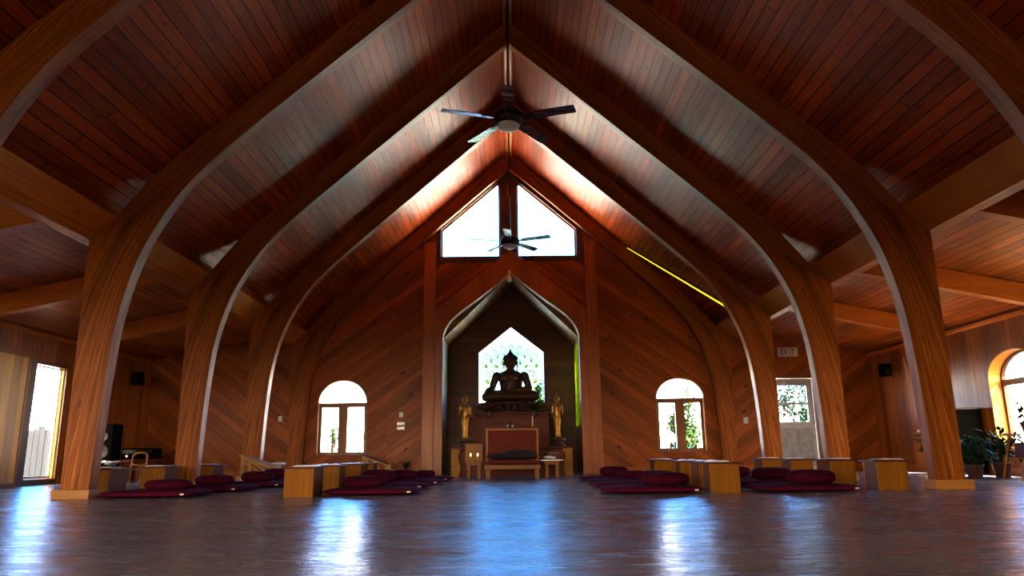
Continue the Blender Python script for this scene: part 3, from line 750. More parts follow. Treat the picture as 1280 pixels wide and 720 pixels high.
# ------------------------------------------------------------------ cushions
def pillow_mb(w, d, h, n=26, m=14, p=0.34):
    mb = MB(); mb.ell((0,0,h/2), (w/2, d/2, h/2), n*2, m, px=p, pz=0.75)
    out = []
    for x, y, z in mb.v:
        k = 1 + 0.012*math.sin(9*x+3*y) + 0.01*math.sin(11*y-4*x)
        sag = 0.94 + 0.06*math.cos(3*x)*math.cos(3*y)
        out.append((x*k, y*k, max(0.0, z*sag if z > h/2 else z)))
    mb.v = out; return mb
def zab(w):
    r = thing('floor_mat', '', 'meditation mat', (0,0,0), 0, 'maroon meditation mats')
    pillow_mb(w, 0.80, 0.085).build('mat_body', 'maroon', r, smooth=True)
    MB().bb(w/2-0.12, w/2-0.08, -0.402, -0.395, 0.032, 0.046).build('care_tag', 'paper', r)
    return r
def zafu(w, h):
    r = thing('meditation_cushion', '', 'cushion', (0,0,0), 0, 'maroon round meditation cushions')
    mb = MB(); n = 40; prof = [(0.05,0.0),(0.40,0.0),(0.485,0.10*h/0.12),(0.5,0.5*h/1.0)]
    pr = [(0.02*w,0.004),(0.40*w,0.0),(0.47*w,h*0.16),(0.50*w,h*0.42),(0.488*w,h*0.66),(0.43*w,h*0.86),(0.30*w,h*0.965),(0.12*w,h),(0.01*w,h*0.99)]
    mb.lathe(pr, n=n, sy=0.86)
    vs = []
    for i, (x, y, z) in enumerate(mb.v):
        k = i % n; q = 1 + 0.008*math.cos(k*PI) if 0.1*h < z < 0.9*h else 1
        vs.append((x*q, y*q, z))
    mb.v = vs; mb.build('cushion_body', 'maroon2', r, smooth=True)
    pts = [(0.497*w*math.cos(2*PI*k/40), 0.497*0.86*w*math.sin(2*PI*k/40), h*0.42) for k in range(41)]
    MB().tube(pts, 0.006, 6).build('piping', 'maroon', r, smooth=True)
    return r
zp = zab(1.06); fp = zafu(0.50, 0.125)
mats = [((-1.55,8.62),0.02,'maroon floor mat at the inner left row, nearest the camera'),
        ((-1.58,9.95),-0.03,'maroon floor mat second back in the inner left row'),
        ((-1.56,11.45),0.03,'maroon floor mat third back in the inner left row'),
        ((-1.52,12.85),0.0,'maroon floor mat fourth and farthest back in the inner left row'),
        ((1.48,8.35),-0.03,'maroon floor mat at the inner right row, nearest the camera'),
        ((1.52,9.55),0.03,'maroon floor mat second back in the inner right row'),
        ((1.58,10.75),-0.02,'maroon floor mat third back in the inner right row'),
        ((1.58,12.05),0.02,'maroon floor mat fourth and farthest back in the inner right row'),
        ((-3.98,8.62),0.03,'maroon floor mat at the outer left row, beside the front left arch leg'),
        ((-3.86,9.90),-0.04,'maroon floor mat second back in the outer left row'),
        ((-3.76,11.2),0.02,'maroon floor mat third back in the outer left row'),
        ((-3.80,12.6),-0.02,'maroon floor mat fourth and farthest back in the outer left row'),
        ((3.10,8.30),0.02,'maroon floor mat at the outer right row, nearest the camera'),
        ((3.20,9.70),-0.02,'maroon floor mat second back in the outer right row'),
        ((3.22,11.0),0.03,'maroon floor mat third back in the outer right row')]
for i, ((x,y),a,lab) in enumerate(mats):
    if i == 0: zp.location = (x,y,0); zp.rotation_euler = (0,0,a); zp['label'] = lab
    else: dup(zp, (x,y,0), a, lab)
cz_ = 0.078
cus = [((-1.67,8.66),1.0,1.0,'maroon round cushion on the nearest mat of the inner left row'),
       ((-1.74,9.98),0.86,1.35,'plump maroon round cushion on the second mat of the inner left row'),
       ((-1.63,11.5),0.84,1.1,'maroon round cushion on the third mat of the inner left row'),
       ((-1.50,12.9),0.80,0.8,'flat maroon round cushion on the farthest mat of the inner left row'),
       ((1.66,8.36),1.04,1.05,'maroon round cushion on the nearest mat of the inner right row'),
       ((1.80,9.62),0.98,1.0,'maroon round cushion on the second mat of the inner right row'),
       ((1.70,10.8),0.90,0.8,'flat maroon round cushion on the third mat of the inner right row'),
       ((1.60,12.1),0.90,1.15,'plump maroon round cushion on the farthest mat of the inner right row'),
       ((-3.86,8.62),1.02,0.9,'maroon round cushion beside the front left arch leg on the outer left row'),
       ((-3.86,9.95),0.98,1.0,'maroon round cushion on the second mat of the outer left row'),
       ((-3.74,11.25),0.94,1.15,'plump maroon round cushion on the third mat of the outer left row'),
       ((-3.92,12.7),0.80,1.3,'maroon round cushion on the farthest mat of the outer left row'),
       ((3.24,8.36),1.04,1.15,'maroon round cushion on the nearest mat of the outer right row'),
       ((3.28,9.74),0.98,1.15,'maroon round cushion on the second mat of the outer right row'),
       ((3.20,11.1),0.95,1.1,'maroon round cushion on the third mat of the outer right row')]
for i, ((x,y),sx,sz,lab) in enumerate(cus):
    if i == 0: c = fp; c.location = (x,y,cz_); c['label'] = lab
    else: c = dup(fp, (x,y,cz_), 0, lab)
    c.scale = (sx, sx, sz)

# ------------------------------------------------------------------ sitting desks and booklets
def desk():
    r = thing('sitting_desk', '', 'low desk', (0,0,0), 0, 'low pine sitting desks')
    W, D, H = 0.31, 0.42, 0.295
    MB().bb(-W/2, W/2, -D/2, -D/2+0.022, 0, H).build('end_panel', 'pine', r, bevel=0.003)
    MB().bb(-W/2, W/2, D/2-0.022, D/2, 0, H).build('end_panel', 'pine', r, bevel=0.003)
    MB().bb(-W/2+0.004, -W/2+0.024, -D/2+0.023, D/2-0.023, 0.0, H).build('side_panel', 'pine', r, bevel=0.003)
    MB().bb(W/2-0.024, W/2-0.004, -D/2+0.023, D/2-0.023, 0.0, H).build('side_panel', 'pine', r, bevel=0.003)
    MB().bb(-W/2-0.035, W/2+0.035, -D/2-0.03, D/2+0.05, H, H+0.018).build('desk_top', 'desktop', r, bevel=0.004)
    return r
dk = desk()
desks = [((-2.245,8.27),0.0,'nearest of the inner left row, fully showing its plank end'),
         ((-2.29,9.60),0.05,'second desk back in the inner left row'),
         ((-2.25,10.85),-0.04,'third desk back in the inner left row'),
         ((-2.33,12.15),0.03,'farthest desk of the inner left row'),
         ((2.24,8.26),-0.06,'nearest desk of the inner right row, fully showing its plain end'),
         ((2.30,9.03),0.05,'second desk back in the inner right row, close behind the nearest one'),
         ((2.33,10.1),-0.03,'third desk back in the inner right row'),
         ((2.36,12.1),0.02,'farthest desk of the inner right row, standing apart'),
         ((-4.80,9.03),0.0,'outer left desk right behind the front arch leg'),
         ((-4.80,10.43),0.02,'outer left desk second back, in front of the second arch leg'),
         ((-4.80,12.1),-0.02,'outer left desk third back, behind the second arch leg'),
         ((4.08,8.40),-0.1,'outer right desk nearest the camera, beside the front arch leg'),
         ((4.10,9.72),0.03,'outer right desk second back, against the second arch leg'),
         ((4.07,10.95),-0.02,'outer right desk third back, in front of the white door'),
         ((4.10,12.3),0.03,'outer right desk farthest back')]
placed = []
for i, ((x,y),a,lab) in enumerate(desks):
    lab = 'pine sitting desk, ' + lab
    if i == 0: dk.location = (x,y,0); dk.rotation_euler = (0,0,a); dk['label'] = lab; o = dk
    else: o = dup(dk, (x,y,0), a, lab)
    placed.append((x,y,a,lab))
def booklet():
    r = thing('prayer_booklet', '', 'booklet', (0,0,0), 0, 'booklets on the sitting desks')
    MB().bb(-0.13,0.13,-0.16,0.16,0.0,0.004).build('cover', 'pad', r)
    mb = MB()
    for s in (-1,1):
        for k in range(5):
            x0, x1 = s*0.125*k/5, s*0.125*(k+1)/5
            z0, z1 = 0.004+0.010*math.sin(PI*k/5)+0.003, 0.004+0.010*math.sin(PI*(k+1)/5)+0.003
            mb.add([(x0,-0.155,z0),(x1,-0.155,z1),(x1,0.155,z1),(x0,0.155,z0),(x0,-0.155,0.0041),(x1,-0.155,0.0041),(x1,0.155,0.0041),(x0,0.155,0.0041)], [(0,1,2,3),(0,1,5,4),(2,3,7,6),(4,5,6,7)] if s>0 else [(3,2,1,0),(4,5,1,0),(6,7,3,2),(7,6,5,4)])
    mb.build('pages', 'paper', r, weld=False)
    return r
bk = booklet(); first = True
for j, (x,y,a,lab) in enumerate(placed):
    if j in (3,): continue
    lb = 'open white booklet lying on the ' + lab.replace('pine sitting desk, ','').split(',')[0]
    if first: bk.location = (x+0.02,y+0.02,0.3135); bk.rotation_euler=(0,0,a+0.08); bk['label']=lb; first=False
    else: dup(bk, (x+random.uniform(-.03,.03), y+random.uniform(-.03,.04), 0.3135), a+random.uniform(-.2,.2), lb)

# sloping reading stands near the back wall
def stand(loc, rot, lab, X):
    r = thing('reading_stand', lab, 'reading stand', loc, rot, 'sloping reading stands')
    L_, Dp = 0.53, 0.38
    top = lambda x: 0.455 - 0.19*(x+L_/2)/L_
    h0, pw = L_/2, 0.055
    for y in (-Dp/2, Dp/2-0.02):
        mb = MB()
        mb.prism([(-h0,0),(-h0+pw,0),(-h0+pw,top(-h0+pw)-0.021),(-h0,top(-h0)-0.021)], 'y', y, y+0.02)
        mb.prism([(h0-pw,0),(h0,0),(h0,top(h0)-0.021),(h0-pw,top(h0-pw)-0.021)], 'y', y, y+0.02)
        mb.prism([(-h0+pw,top(-h0+pw)-0.052),(h0-pw,top(h0-pw)-0.052),(h0-pw,top(h0-pw)-0.021),(-h0+pw,top(-h0+pw)-0.021)], 'y', y+0.001, y+0.019)
        if X:
            mb.prism([(-h0+pw,0.10),(-h0+pw,0.06),(h0-pw,top(h0-pw)-0.10),(h0-pw,top(h0-pw)-0.06)], 'y', y+0.002, y+0.012)
            mb.prism([(-h0+pw,top(-h0+pw)-0.07),(-h0+pw,top(-h0+pw)-0.11),(h0-pw,0.06),(h0-pw,0.10)], 'y', y+0.008, y+0.018)
        else:
            mb.prism([(-0.07,0.0),(0.03,0.0),(0.05,0.12),(0.01,0.20),(0.0,top(0.0)-0.05),(-0.05,top(-0.05)-0.05),(-0.08,0.22),(-0.04,0.12)], 'y', y+0.002, y+0.018)
        mb.build('side_frame', 'palepine', r)
    mb = MB(); mb.prism([(-L_/2-0.03,top(-L_/2-0.03)-0.02),(L_/2+0.03,top(L_/2+0.03)-0.02),(L_/2+0.03,top(L_/2+0.03)),(-L_/2-0.03,top(-L_/2-0.03))], 'y', -Dp/2-0.02, Dp/2+0.02)
    mb.build('sloping_top', 'desktop' if not X else 'palepine', r)
    mb = MB(); mb.bb(L_/2+0.03, L_/2+0.05, -Dp/2-0.02, Dp/2+0.02, top(L_/2)-0.04, top(L_/2)+0.03); mb.build('book_lip', 'palepine', r, bevel=0.003)
    return r
stand((-4.40,13.30,0), 0.0, 'sloping pine reading stand with crossed braces beside the third left arch leg', True)
stand((-2.80,15.75,0), 0.0, 'sloping reading stand with dark top and cut-out sides under the left arched window', False)
wp = MB().bb(-0.11,0.11,-0.15,0.15,0,0.03).build('writing_pad', 'paper', bevel=0.004); wp.location = (-4.27,13.87,0.297); tag(wp, 'white paper pad lying on a stool just behind the braced reading stand', 'paper pad')
st = thing('small_stool', 'small pine stool under the white paper pad by the braced reading stand', 'stool', (-4.27,13.87,0))
MB().bb(-0.13,0.13,-0.13,0.13,0.27,0.295).build('seat', 'pinex', st, bevel=0.004)
for sx in (-1,1):
    for sy in (-1,1): MB().bb(sx*0.10-0.018,sx*0.10+0.018,sy*0.10-0.018,sy*0.10+0.018,0,0.27).build('leg', 'pinex', st)

# ------------------------------------------------------------------ teaching seat in front of the alcove
b = thing('teaching_bench', 'low wooden bench with red seat and tall red-panelled back before the altar', 'bench', (0.0,13.55,0))
for sx in (-1,1):
    MB().bb(sx*0.43-0.035,sx*0.43+0.035,-0.26,-0.19,0,0.17).build('leg', 'oak', b, bevel=0.004)
    MB().bb(sx*0.43-0.035,sx*0.43+0.035,0.20,0.27,0,0.17).build('leg', 'oak', b, bevel=0.004)
MB().bb(-0.49,0.49,-0.28,0.28,0.17,0.245).build('seat_frame', 'oak', b, bevel=0.006)
mb = pillow_mb(0.95,0.54,0.085,p=0.25); mb.v=[(x,y,z+0.245) for x,y,z in mb.v]; mb.build('seat_cushion', 'redcloth', b, smooth=True)
bp_ = MB().bb(-0.44,0.44,0.29,0.315,0.17,0.86).build('back_panel', 'redcloth', b)
mb = MB(); mb.prism([(-0.48,0.0),(-0.48,0.89),(0.48,0.89),(0.48,0.0),(0.44,0.0),(0.44,0.85),(-0.44,0.85),(-0.44,0.0)], 'y', 0.282, 0.325); mb.build('back_frame', 'oak', b, bevel=0.004)
c = thing('folded_robe', 'heap of black folded cloth on the red bench seat', 'cloth', (0.02,13.59,0.345))
mb = MB()
for p, r_ in (((-0.25,0,0.05),(0.24,0.16,0.055)),((0.12,0.02,0.075),(0.30,0.17,0.085)),((0.02,-0.02,0.04),(0.42,0.18,0.04)),((0.15,0.0,0.11),(0.14,0.12,0.05))): mb.ell(p, r_)
fused('cloth_heap', mb, 'darkcloth', c, 0.014, 8)
# side tables
def table(loc, lab):
    r = thing('side_table', lab, 'side table', loc, 0, 'side tables flanking the bench')
    MB().bb(-0.155,0.155,-0.15,0.15,0.285,0.305).build('table_top', 'oak', r, bevel=0.004)
    MB().bb(-0.13,0.13,-0.125,0.125,0.235,0.284).build('apron', 'oak', r)
    for sx in (-1,1):
        for sy in (-1,1): MB().bb(sx*0.095-0.028,sx*0.095+0.028,sy*0.095-0.028,sy*0.095+0.028,0,0.235).build('leg', 'oak', r, bevel=0.003)
    return r
ta = table((-0.70,14.0,0), 'small wooden side table left of the bench, carrying a wooden box')
dup(ta, (0.72,14.0,0), 0, 'small wooden side table right of the bench, carrying a dark book')
mb = MB().bb(-0.20,0.20,-0.18,0.18,0,0.012); o = mb.build('tray', 'steel', bevel=0.003); o.location=(0.72,14.0,0.307); tag(o,'thin pale tray on the right side table','tray')
k = thing('book', 'dark red book standing on the tray of the right side table', 'book', (0.76,14.02,0.320), 0.15)
MB().bb(-0.10,0.10,-0.02,0.02,0,0.12).build('book_cover', 'pad', k, bevel=0.003); MB().bb(-0.095,0.095,-0.017,0.017,0.1205,0.123).build('pages', 'paper', k)
mb = MB()
for j in range(26):
    a = random.uniform(0,2*PI); rr = random.uniform(0,0.09); mb.ell((rr*math.cos(a)*1.3, rr*math.sin(a)*0.45, 0.02+random.uniform(0,0.03)), (0.03,0.028,0.02), 10, 6)
o = mb.build('offering_flowers', 'flowerwhite', smooth=True, weld=False); o.location=(0.70,13.90,0.322); tag(o,'small heap of white blossoms on the tray in front of the dark red book','flowers')
lb = thing('shrine_box', 'open-fronted wooden shrine box on the left side table with two lights inside', 'box', (-0.70,14.02,0.307))
mb = MB(); mb.bb(-0.155,-0.135,-0.11,0.11,0,0.29).bb(0.135,0.155,-0.11,0.11,0,0.29).bb(-0.135,0.135,0.09,0.11,0,0.29).bb(-0.135,0.135,-0.11,0.09,0,0.02); mb.build('box_body', 'oak', lb)
mb = MB().prism([(-0.155,0.0),(0.155,0.0),(0.155,0.30),(-0.155,0.30)], 'y', -0.13,-0.111,[[(-0.08+0.105*0,0.05),(0.09,0.05),(0.11,0.10),(0.09,0.15),(0.02,0.13),(-0.03,0.13),(-0.09,0.16),(-0.11,0.10)]]); mb.build('carved_front', 'oak', lb)
MB().bb(-0.175,0.175,-0.14,0.12,0.301,0.318).build('box_lid', 'oak', lb, bevel=0.003)
for sx,lab in ((-1,'left'),(1,'right')):
    v = thing('votive_candle','%s lit votive candle inside the wooden shrine box' % lab,'candle',(-0.70+sx*0.065,13.98,0.329))
    MB().lathe([(0.022,0),(0.03,0.02),(0.033,0.06),(0.03,0.065)],n=16).build('candle_cup','gold',v,smooth=True)
    MB().lathe([(0.002,0.066),(0.013,0.082),(0.014,0.095),(0.007,0.115),(0.001,0.13)],n=12).build('flame','flame',v,smooth=True)

# ------------------------------------------------------------------ altar tables
al = thing('offering_table', 'long low altar table with scroll-shaped ends carrying the two standing statues', 'altar table', (0,15.45,0))
MB().bb(-1.24,1.22,-0.24,0.24,0.535,0.575).build('table_top', 'altar', al, bevel=0.006)
scr = [(0,0),(0.15,0),(0.17,0.06),(0.19,0.16),(0.175,0.27),(0.14,0.36),(0.15,0.44),(0.19,0.49),(0.19,0.534),(0,0.534)]
MB().prism([(-1.225+x, z) for x,z in scr], 'y', -0.225, -0.19).build('scroll_leg', 'pinex', al, bevel=0.004)
MB().prism([(1.205-x, z) for x,z in scr], 'y', -0.225, -0.19).build('scroll_leg', 'pinex', al, bevel=0.004)
MB().bb(-1.10,1.08,0.17,0.20,0.0,0.534).build('back_board', 'altar', al)
ca = thing('altar_cabinet', 'dark red stepped altar cabinet below the seated statue', 'altar', (0,16.3,0))
MB().bb(-0.88,0.80,0.02,0.44,0,1.20).build('cabinet_body', 'altar', ca, bevel=0.006)
MB().bb(-0.93,0.85,-0.0,0.46,1.201,1.225).build('cabinet_top', 'altar', ca, bevel=0.004)
MB().bb(-0.45,0.60,-0.30,0.015,0.0,0.985).build('front_step', 'altar', ca, bevel=0.006)
for x in (-0.62,-0.20,0.22,0.56): MB().prism(rect(x-0.15,x+0.15,1.01,1.17) , 'y', 0.0, 0.019, [rect(x-0.13,x+0.13,1.03,1.15)]).build('panel_moulding', 'altar', ca)
pl_ = thing('statue_plinth', 'tall dark plinth at the back of the alcove carrying the lotus throne', 'plinth', (0,17.25,0))
MB().bb(-0.80,0.80,-0.42,0.50,0,1.30).build('plinth_body', 'altar', pl_, bevel=0.01)
MB().bb(-0.84,0.84,-0.46,0.54,1.301,1.345).build('plinth_top', 'altar', pl_, bevel=0.006)
lt = thing('lotus_throne', 'dark two-tiered lotus throne under the seated statue', 'lotus throne', (-0.01,17.18,1.347))
MB().lathe([(0.60,0),(0.62,0.03),(0.52,0.06),(0.50,0.09),(0.60,0.13),(0.70,0.19),(0.71,0.225),(0.62,0.235)], n=48, sy=0.62).build('throne_core', 'bronze', lt, smooth=True)
mb = MB()
for k in range(26):
    a = 2*PI*k/26; R = rz(a)
    for (rr,z,tl) in ((0.68,0.16,-0.5),(0.60,0.06,0.6)):
        m_ = Matrix.Rotation(tl,3,'Y'); c_ = Vector((rr*math.cos(a), rr*math.sin(a)*0.62, z))
        mb.ell(c_, (0.03,0.065,0.065), 10, 8, rot=R @ m_)
mb.build('lotus_petals', 'bronze', lt, smooth=True, weld=False)

# ------------------------------------------------------------------ seated statue
sb = thing('seated_statue', 'large dark seated statue silhouetted against the pointed alcove window', 'statue', (-0.02,17.18,1.613))
u = 0.00276
def X(x): return (x-317)*u
def Zz(y): return (545-y)*u
def cap(mb, p, q, r0, r1, n=6):
    p, q = Vector(p), Vector(q); m = max(3, int((q-p).length/(min(r0,r1)*0.45)))
    for i in range(m+1):
        f = i/m; r = r0+(r1-r0)*f; mb.ell(p.lerp(q,f), (r,r,r), 14, 10)
mb = MB()
mb.ell((0,0.02,0.13),(0.40,0.26,0.16)); mb.ell((0,0.03,0.28),(0.245,0.17,0.20)); mb.ell((0,0.03,0.43),(0.27,0.175,0.22)); mb.ell((0,0.03,0.55),(0.31,0.165,0.16))
mb.ell((0,0.03,0.63),(0.24,0.13,0.09))
for s in (-1,1):
    mb.ell((s*0.315,0.03,0.575),(0.105,0.115,0.105)); mb.ell((s*0.13,-0.10,0.52),(0.12,0.07,0.11))
    cap(mb,(s*0.10,0.0,0.12),(s*0.50,-0.13,0.105),0.15,0.135)      # thighs
    cap(mb,(s*0.54,-0.14,0.10),(s*0.02,-0.33,0.085),0.115,0.075)     # crossed shins
    mb.ell((s*0.545,-0.12,0.105),(0.105,0.13,0.105))
# right arm reaches down over the knee (viewer's left)
cap(mb,(-0.335,0.03,0.57),(-0.425,0.02,0.30),0.092,0.078); cap(mb,(-0.425,0.02,0.30),(-0.52,-0.16,0.225),0.075,0.05)
# left arm folds into the lap
cap(mb,(0.335,0.03,0.57),(0.42,0.0,0.30),0.092,0.082); cap(mb,(0.42,0.0,0.29),(0.12,-0.26,0.225),0.078,0.05)
mb.ell((0.03,-0.28,0.215),(0.11,0.06,0.035))
mb.ell((-0.545,-0.20,0.20),(0.05,0.06,0.035))
cap(mb,(0,0.03,0.66),(0,0.015,0.80),0.105,0.09)
# head
mb.ell((0,0.0,0.90),(0.150,0.165,0.155)); mb.ell((0,-0.03,0.83),(0.125,0.125,0.115)); mb.ell((0,-0.07,0.775),(0.06,0.06,0.045))
mb.ell((0,0.0,0.955),(0.170,0.175,0.115)); mb.ell((0,0.01,1.06),(0.085,0.085,0.075)); cap(mb,(0,0.01,1.10),(0,0.01,1.205),0.05,0.012)
cap(mb,(0,-0.155,0.90),(0,-0.185,0.855),0.018,0.027)
mb.ell((0,-0.15,0.808),(0.04,0.025,0.010)); mb.ell((0,-0.147,0.795),(0.033,0.022,0.010))
for s in (-1,1):
    mb.ell((s*0.058,-0.145,0.897),(0.035,0.018,0.010)); mb.ell((s*0.06,-0.142,0.925),(0.045,0.018,0.008))
    mb.ell((s*0.158,0.01,0.87),(0.020,0.04,0.065)); cap(mb,(s*0.160,0.01,0.84),(s*0.150,0.0,0.745),0.017,0.013)
fused('statue_body', mb, 'bronze', sb, 0.0095, 5, 0.5)
fg = MB()
for i in range(4):
    cap(fg,(-0.575+i*0.022,-0.235,0.195),(-0.585+i*0.024,-0.275+0.004*abs(i-1.5),0.105-0.012*(1.5-abs(i-1.5))),0.0125,0.009)
cap(fg,(-0.505,-0.205,0.195),(-0.482,-0.245,0.15),0.013,0.010)
for i in range(4):
    cap(fg,(-0.03,-0.315+0.022*i,0.232),(-0.13+0.006*abs(i-1.5),-0.325+0.024*i,0.236),0.0125,0.009)
cap(fg,(0.05,-0.31,0.235),(-0.01,-0.335,0.262),0.013,0.010)
fused('fingers', fg, 'bronze', sb, 0.005, 2)
cu = MB()
for i in range(9):
    t_ = 0.15 + i*0.16
    nn = max(6, int(22*math.cos(t_-0.15)+6))
    for k in range(nn):
        a = 2*PI*(k+0.5*(i%2))/nn
        p = Vector((0.172*math.cos(t_-0.15)*math.cos(a), 0.178*math.cos(t_-0.15)*math.sin(a), 0.955+0.117*math.sin(t_-0.15)))
        if p.y < -0.10 and p.z < 0.985: continue
        cu.ell(p,(0.017,0.017,0.016),8,6)
cu.build('hair_curls', 'bronze', sb, smooth=True, weld=False)
rb = MB(); pts = [(0.30,-0.07,0.66),(0.20,-0.13,0.60),(0.05,-0.165,0.48),(-0.12,-0.16,0.36),(-0.24,-0.11,0.24),(-0.26,-0.02,0.18)]
rb.tube(pts,[0.014]*6,8); rb.tube([(0.24,-0.135,0.58),(0.23,-0.165,0.42),(0.22,-0.16,0.28)],[0.05,0.045,0.04],8); rb.build('robe_edge', 'bronze', sb, smooth=True)

# standing gilded statues on lotus pedestals
def standing(loc, lab, mir, cast):
    r = thing('standing_statue', lab, 'statue', loc, 0, 'gilded standing statues')
    MB().lathe([(0.16,0),(0.17,0.02),(0.13,0.05),(0.12,0.075),(0.155,0.11),(0.17,0.15),(0.15,0.165),(0.09,0.17)], n=28).build('lotus_pedestal', 'bronze', r, smooth=True)
    mb = MB()
    mb.lathe([(0.05,0.165),(0.066,0.18),(0.054,0.30),(0.062,0.42),(0.076,0.52),(0.060,0.62),(0.068,0.70),(0.088,0.78),(0.07,0.84),(0.035,0.86)], n=24, sy=0.8)
    for s in (-1,1):
        mb.ell((s*0.085,0,0.795),(0.036,0.04,0.04)); cap(mb,(s*0.092,0,0.79),(s*0.098,-0.01,0.64),0.032,0.026)
        mb.ell((s*0.03,-0.04,0.175),(0.025,0.055,0.016))
    cap(mb,(mir*0.098,-0.01,0.64),(mir*0.085,-0.10,0.735),0.026,0.019); cap(mb,(-mir*0.098,-0.01,0.64),(-mir*0.075,-0.10,0.60),0.026,0.019)
    cap(mb,(0,0,0.84),(0,0,0.90),0.032,0.03)
    mb.ell((0,-0.004,0.955),(0.052,0.058,0.07)); mb.ell((0,-0.02,0.918),(0.036,0.035,0.03)); mb.ell((0,0.004,1.02),(0.026,0.026,0.026)); cap(mb,(0,0.004,1.03),(0,0.004,1.075),0.014,0.005)
    cap(mb,(0,-0.06,0.955),(0,-0.07,0.94),0.006,0.009)
    for s in (-1,1): cap(mb,(s*0.054,0,0.955),(s*0.052,0,0.90),0.008,0.007)
    fused('statue_body', mb, 'gold', r, 0.0055, 4)
    fg = MB()
    for s, zc_, up in ((mir,0.745,1),(-mir,0.595,-1)):
        xx = s*0.082 if up>0 else s*0.072
        fg.ell((xx,-0.112,zc_+0.018*up),(0.016,0.010,0.022))
        for i in range(4): cap(fg,(xx-0.011+0.0075*i,-0.112,zc_+0.034*up),(xx-0.012+0.008*i,-0.117,zc_+(0.066-0.004*abs(i-1.5))*up),0.0042,0.0034)
        cap(fg,(xx-s*0.014,-0.112,zc_+0.02*up),(xx-s*0.024,-0.118,zc_+0.042*up),0.0045,0.0036)
    fused('hands', fg, 'gold', r, 0.0026, 2)
    return r
standing((-0.955,15.42,0.577), 'gilded standing statue with raised hand on the left end of the altar table', -1, True)
standing((0.925,15.42,0.577), 'gilded standing statue with raised hand on the right end of the altar table', 1, True)

# flowers, candles, incense on the cabinet
def bouquet(loc, lab, sd, kind):
    rnd = random.Random(sd)
    r = thing('flower_vase', lab, 'flower arrangement', loc, 0, 'flower arrangements on the altar')
    MB().lathe([(0.04,0),(0.055,0.01),(0.065,0.06),(0.045,0.11),(0.035,0.14),(0.045,0.15)], n=20).build('vase', 'ceramic', r, smooth=True)
    lv, fl, stm = MB(), MB(), MB()
    for i in range(46):
        a = rnd.uniform(0,2*PI); e_ = rnd.uniform(0.1,1.45); d = Vector((math.cos(a)*math.cos(e_)*1.5, math.sin(a)*math.cos(e_)*0.8, math.sin(e_)))
        ln = rnd.uniform(0.08,0.19); p = Vector((0,0,0.15))+d*ln
        stm.tube([(0,0,0.13),tuple(p)], 0.003, 4)
        if i % 3 == 0 or kind == 1 and i % 2:
            for j in range(9):
                b_ = 2*PI*j/9; fl.ell(p+Vector((0.02*math.cos(b_),0.02*math.sin(b_),0.006*math.sin(3*b_))), (0.018,0.018,0.012), 8, 6)
            fl.ell(p+Vector((0,0,0.01)),(0.016,0.016,0.012),8,6)
        else:
            for j in range(4): lv.leaf(p-d*0.04*j*0.5, Vector((rnd.gauss(0,1),rnd.gauss(0,1),rnd.gauss(0.3,1))), Vector((0,0,1)), 0.09, 0.035)
    stm.build('stems', 'leafdark', r, weld=False); lv.build('leaves', 'leafdark', r, weld=False); fl.build('blossoms', 'flowerred', r, smooth=True, weld=False)
bouquet((-0.50,16.52,1.227), 'dark red bouquet in a vase on the left end of the altar cabinet', 3, 1)
bouquet((0.47,16.52,1.227), 'leafy dark bouquet in a vase on the right end of the altar cabinet', 5, 0)
cd = thing('altar_candle', 'tall white candle on the altar step below the right bouquet', 'candle', (0.44,16.10,0.987))
MB().lathe([(0.04,0),(0.045,0.01),(0.02,0.015)], n=16).build('candle_dish', 'gold', cd, smooth=True); MB().lathe([(0.014,0.016),(0.014,0.235),(0.006,0.24)], n=14).build('candle_stick', 'wax', cd, smooth=True); MB().tube([(0,0,0.24),(0.002,0,0.26)],0.002,5).build('wick','matteblack',cd)
ib = thing('incense_burner', 'small bronze incense burner in the middle of the altar step', 'incense burner', (-0.04,16.17,0.987))
MB().lathe([(0.03,0),(0.055,0.02),(0.06,0.06),(0.045,0.09),(0.05,0.10)], n=20).build('burner_bowl', 'bronze', ib, smooth=True); MB().tube([(0,0,0.09),(0.005,0,0.26)],0.004,5).build('incense_stick','gold',ib)
for x, lab in ((-0.09,'left'),(0.01,'right')):
    v = thing('offering_cup', '%s of two small white offering cups on the altar step' % lab, 'cup', (x,16.05,0.987), 0, 'offering cups')
    MB().lathe([(0.012,0),(0.016,0.01),(0.026,0.045),(0.024,0.047),(0.012,0.012)], n=18).build('cup_body', 'wax', v, smooth=True)

# small dark pot by the back wall
pt = thing('potted_twigs', 'small dark pot of twigs on the floor against the back wall left of the alcove', 'potted plant', (-2.28,16.35,0))
MB().lathe([(0.05,0),(0.07,0.02),(0.085,0.13),(0.075,0.14)], n=20).build('pot', 'ceramic', pt, smooth=True)
mb = MB(); 
for i in range(40):
    a = random.uniform(0,2*PI); d = Vector((math.cos(a)*0.5,math.sin(a)*0.4,1)).normalized(); mb.leaf(Vector((0,0,0.13)), d, Vector((0,1,0.2)), random.uniform(0.12,0.24), 0.03)
mb.build('twigs', 'leafdark', pt, weld=False)

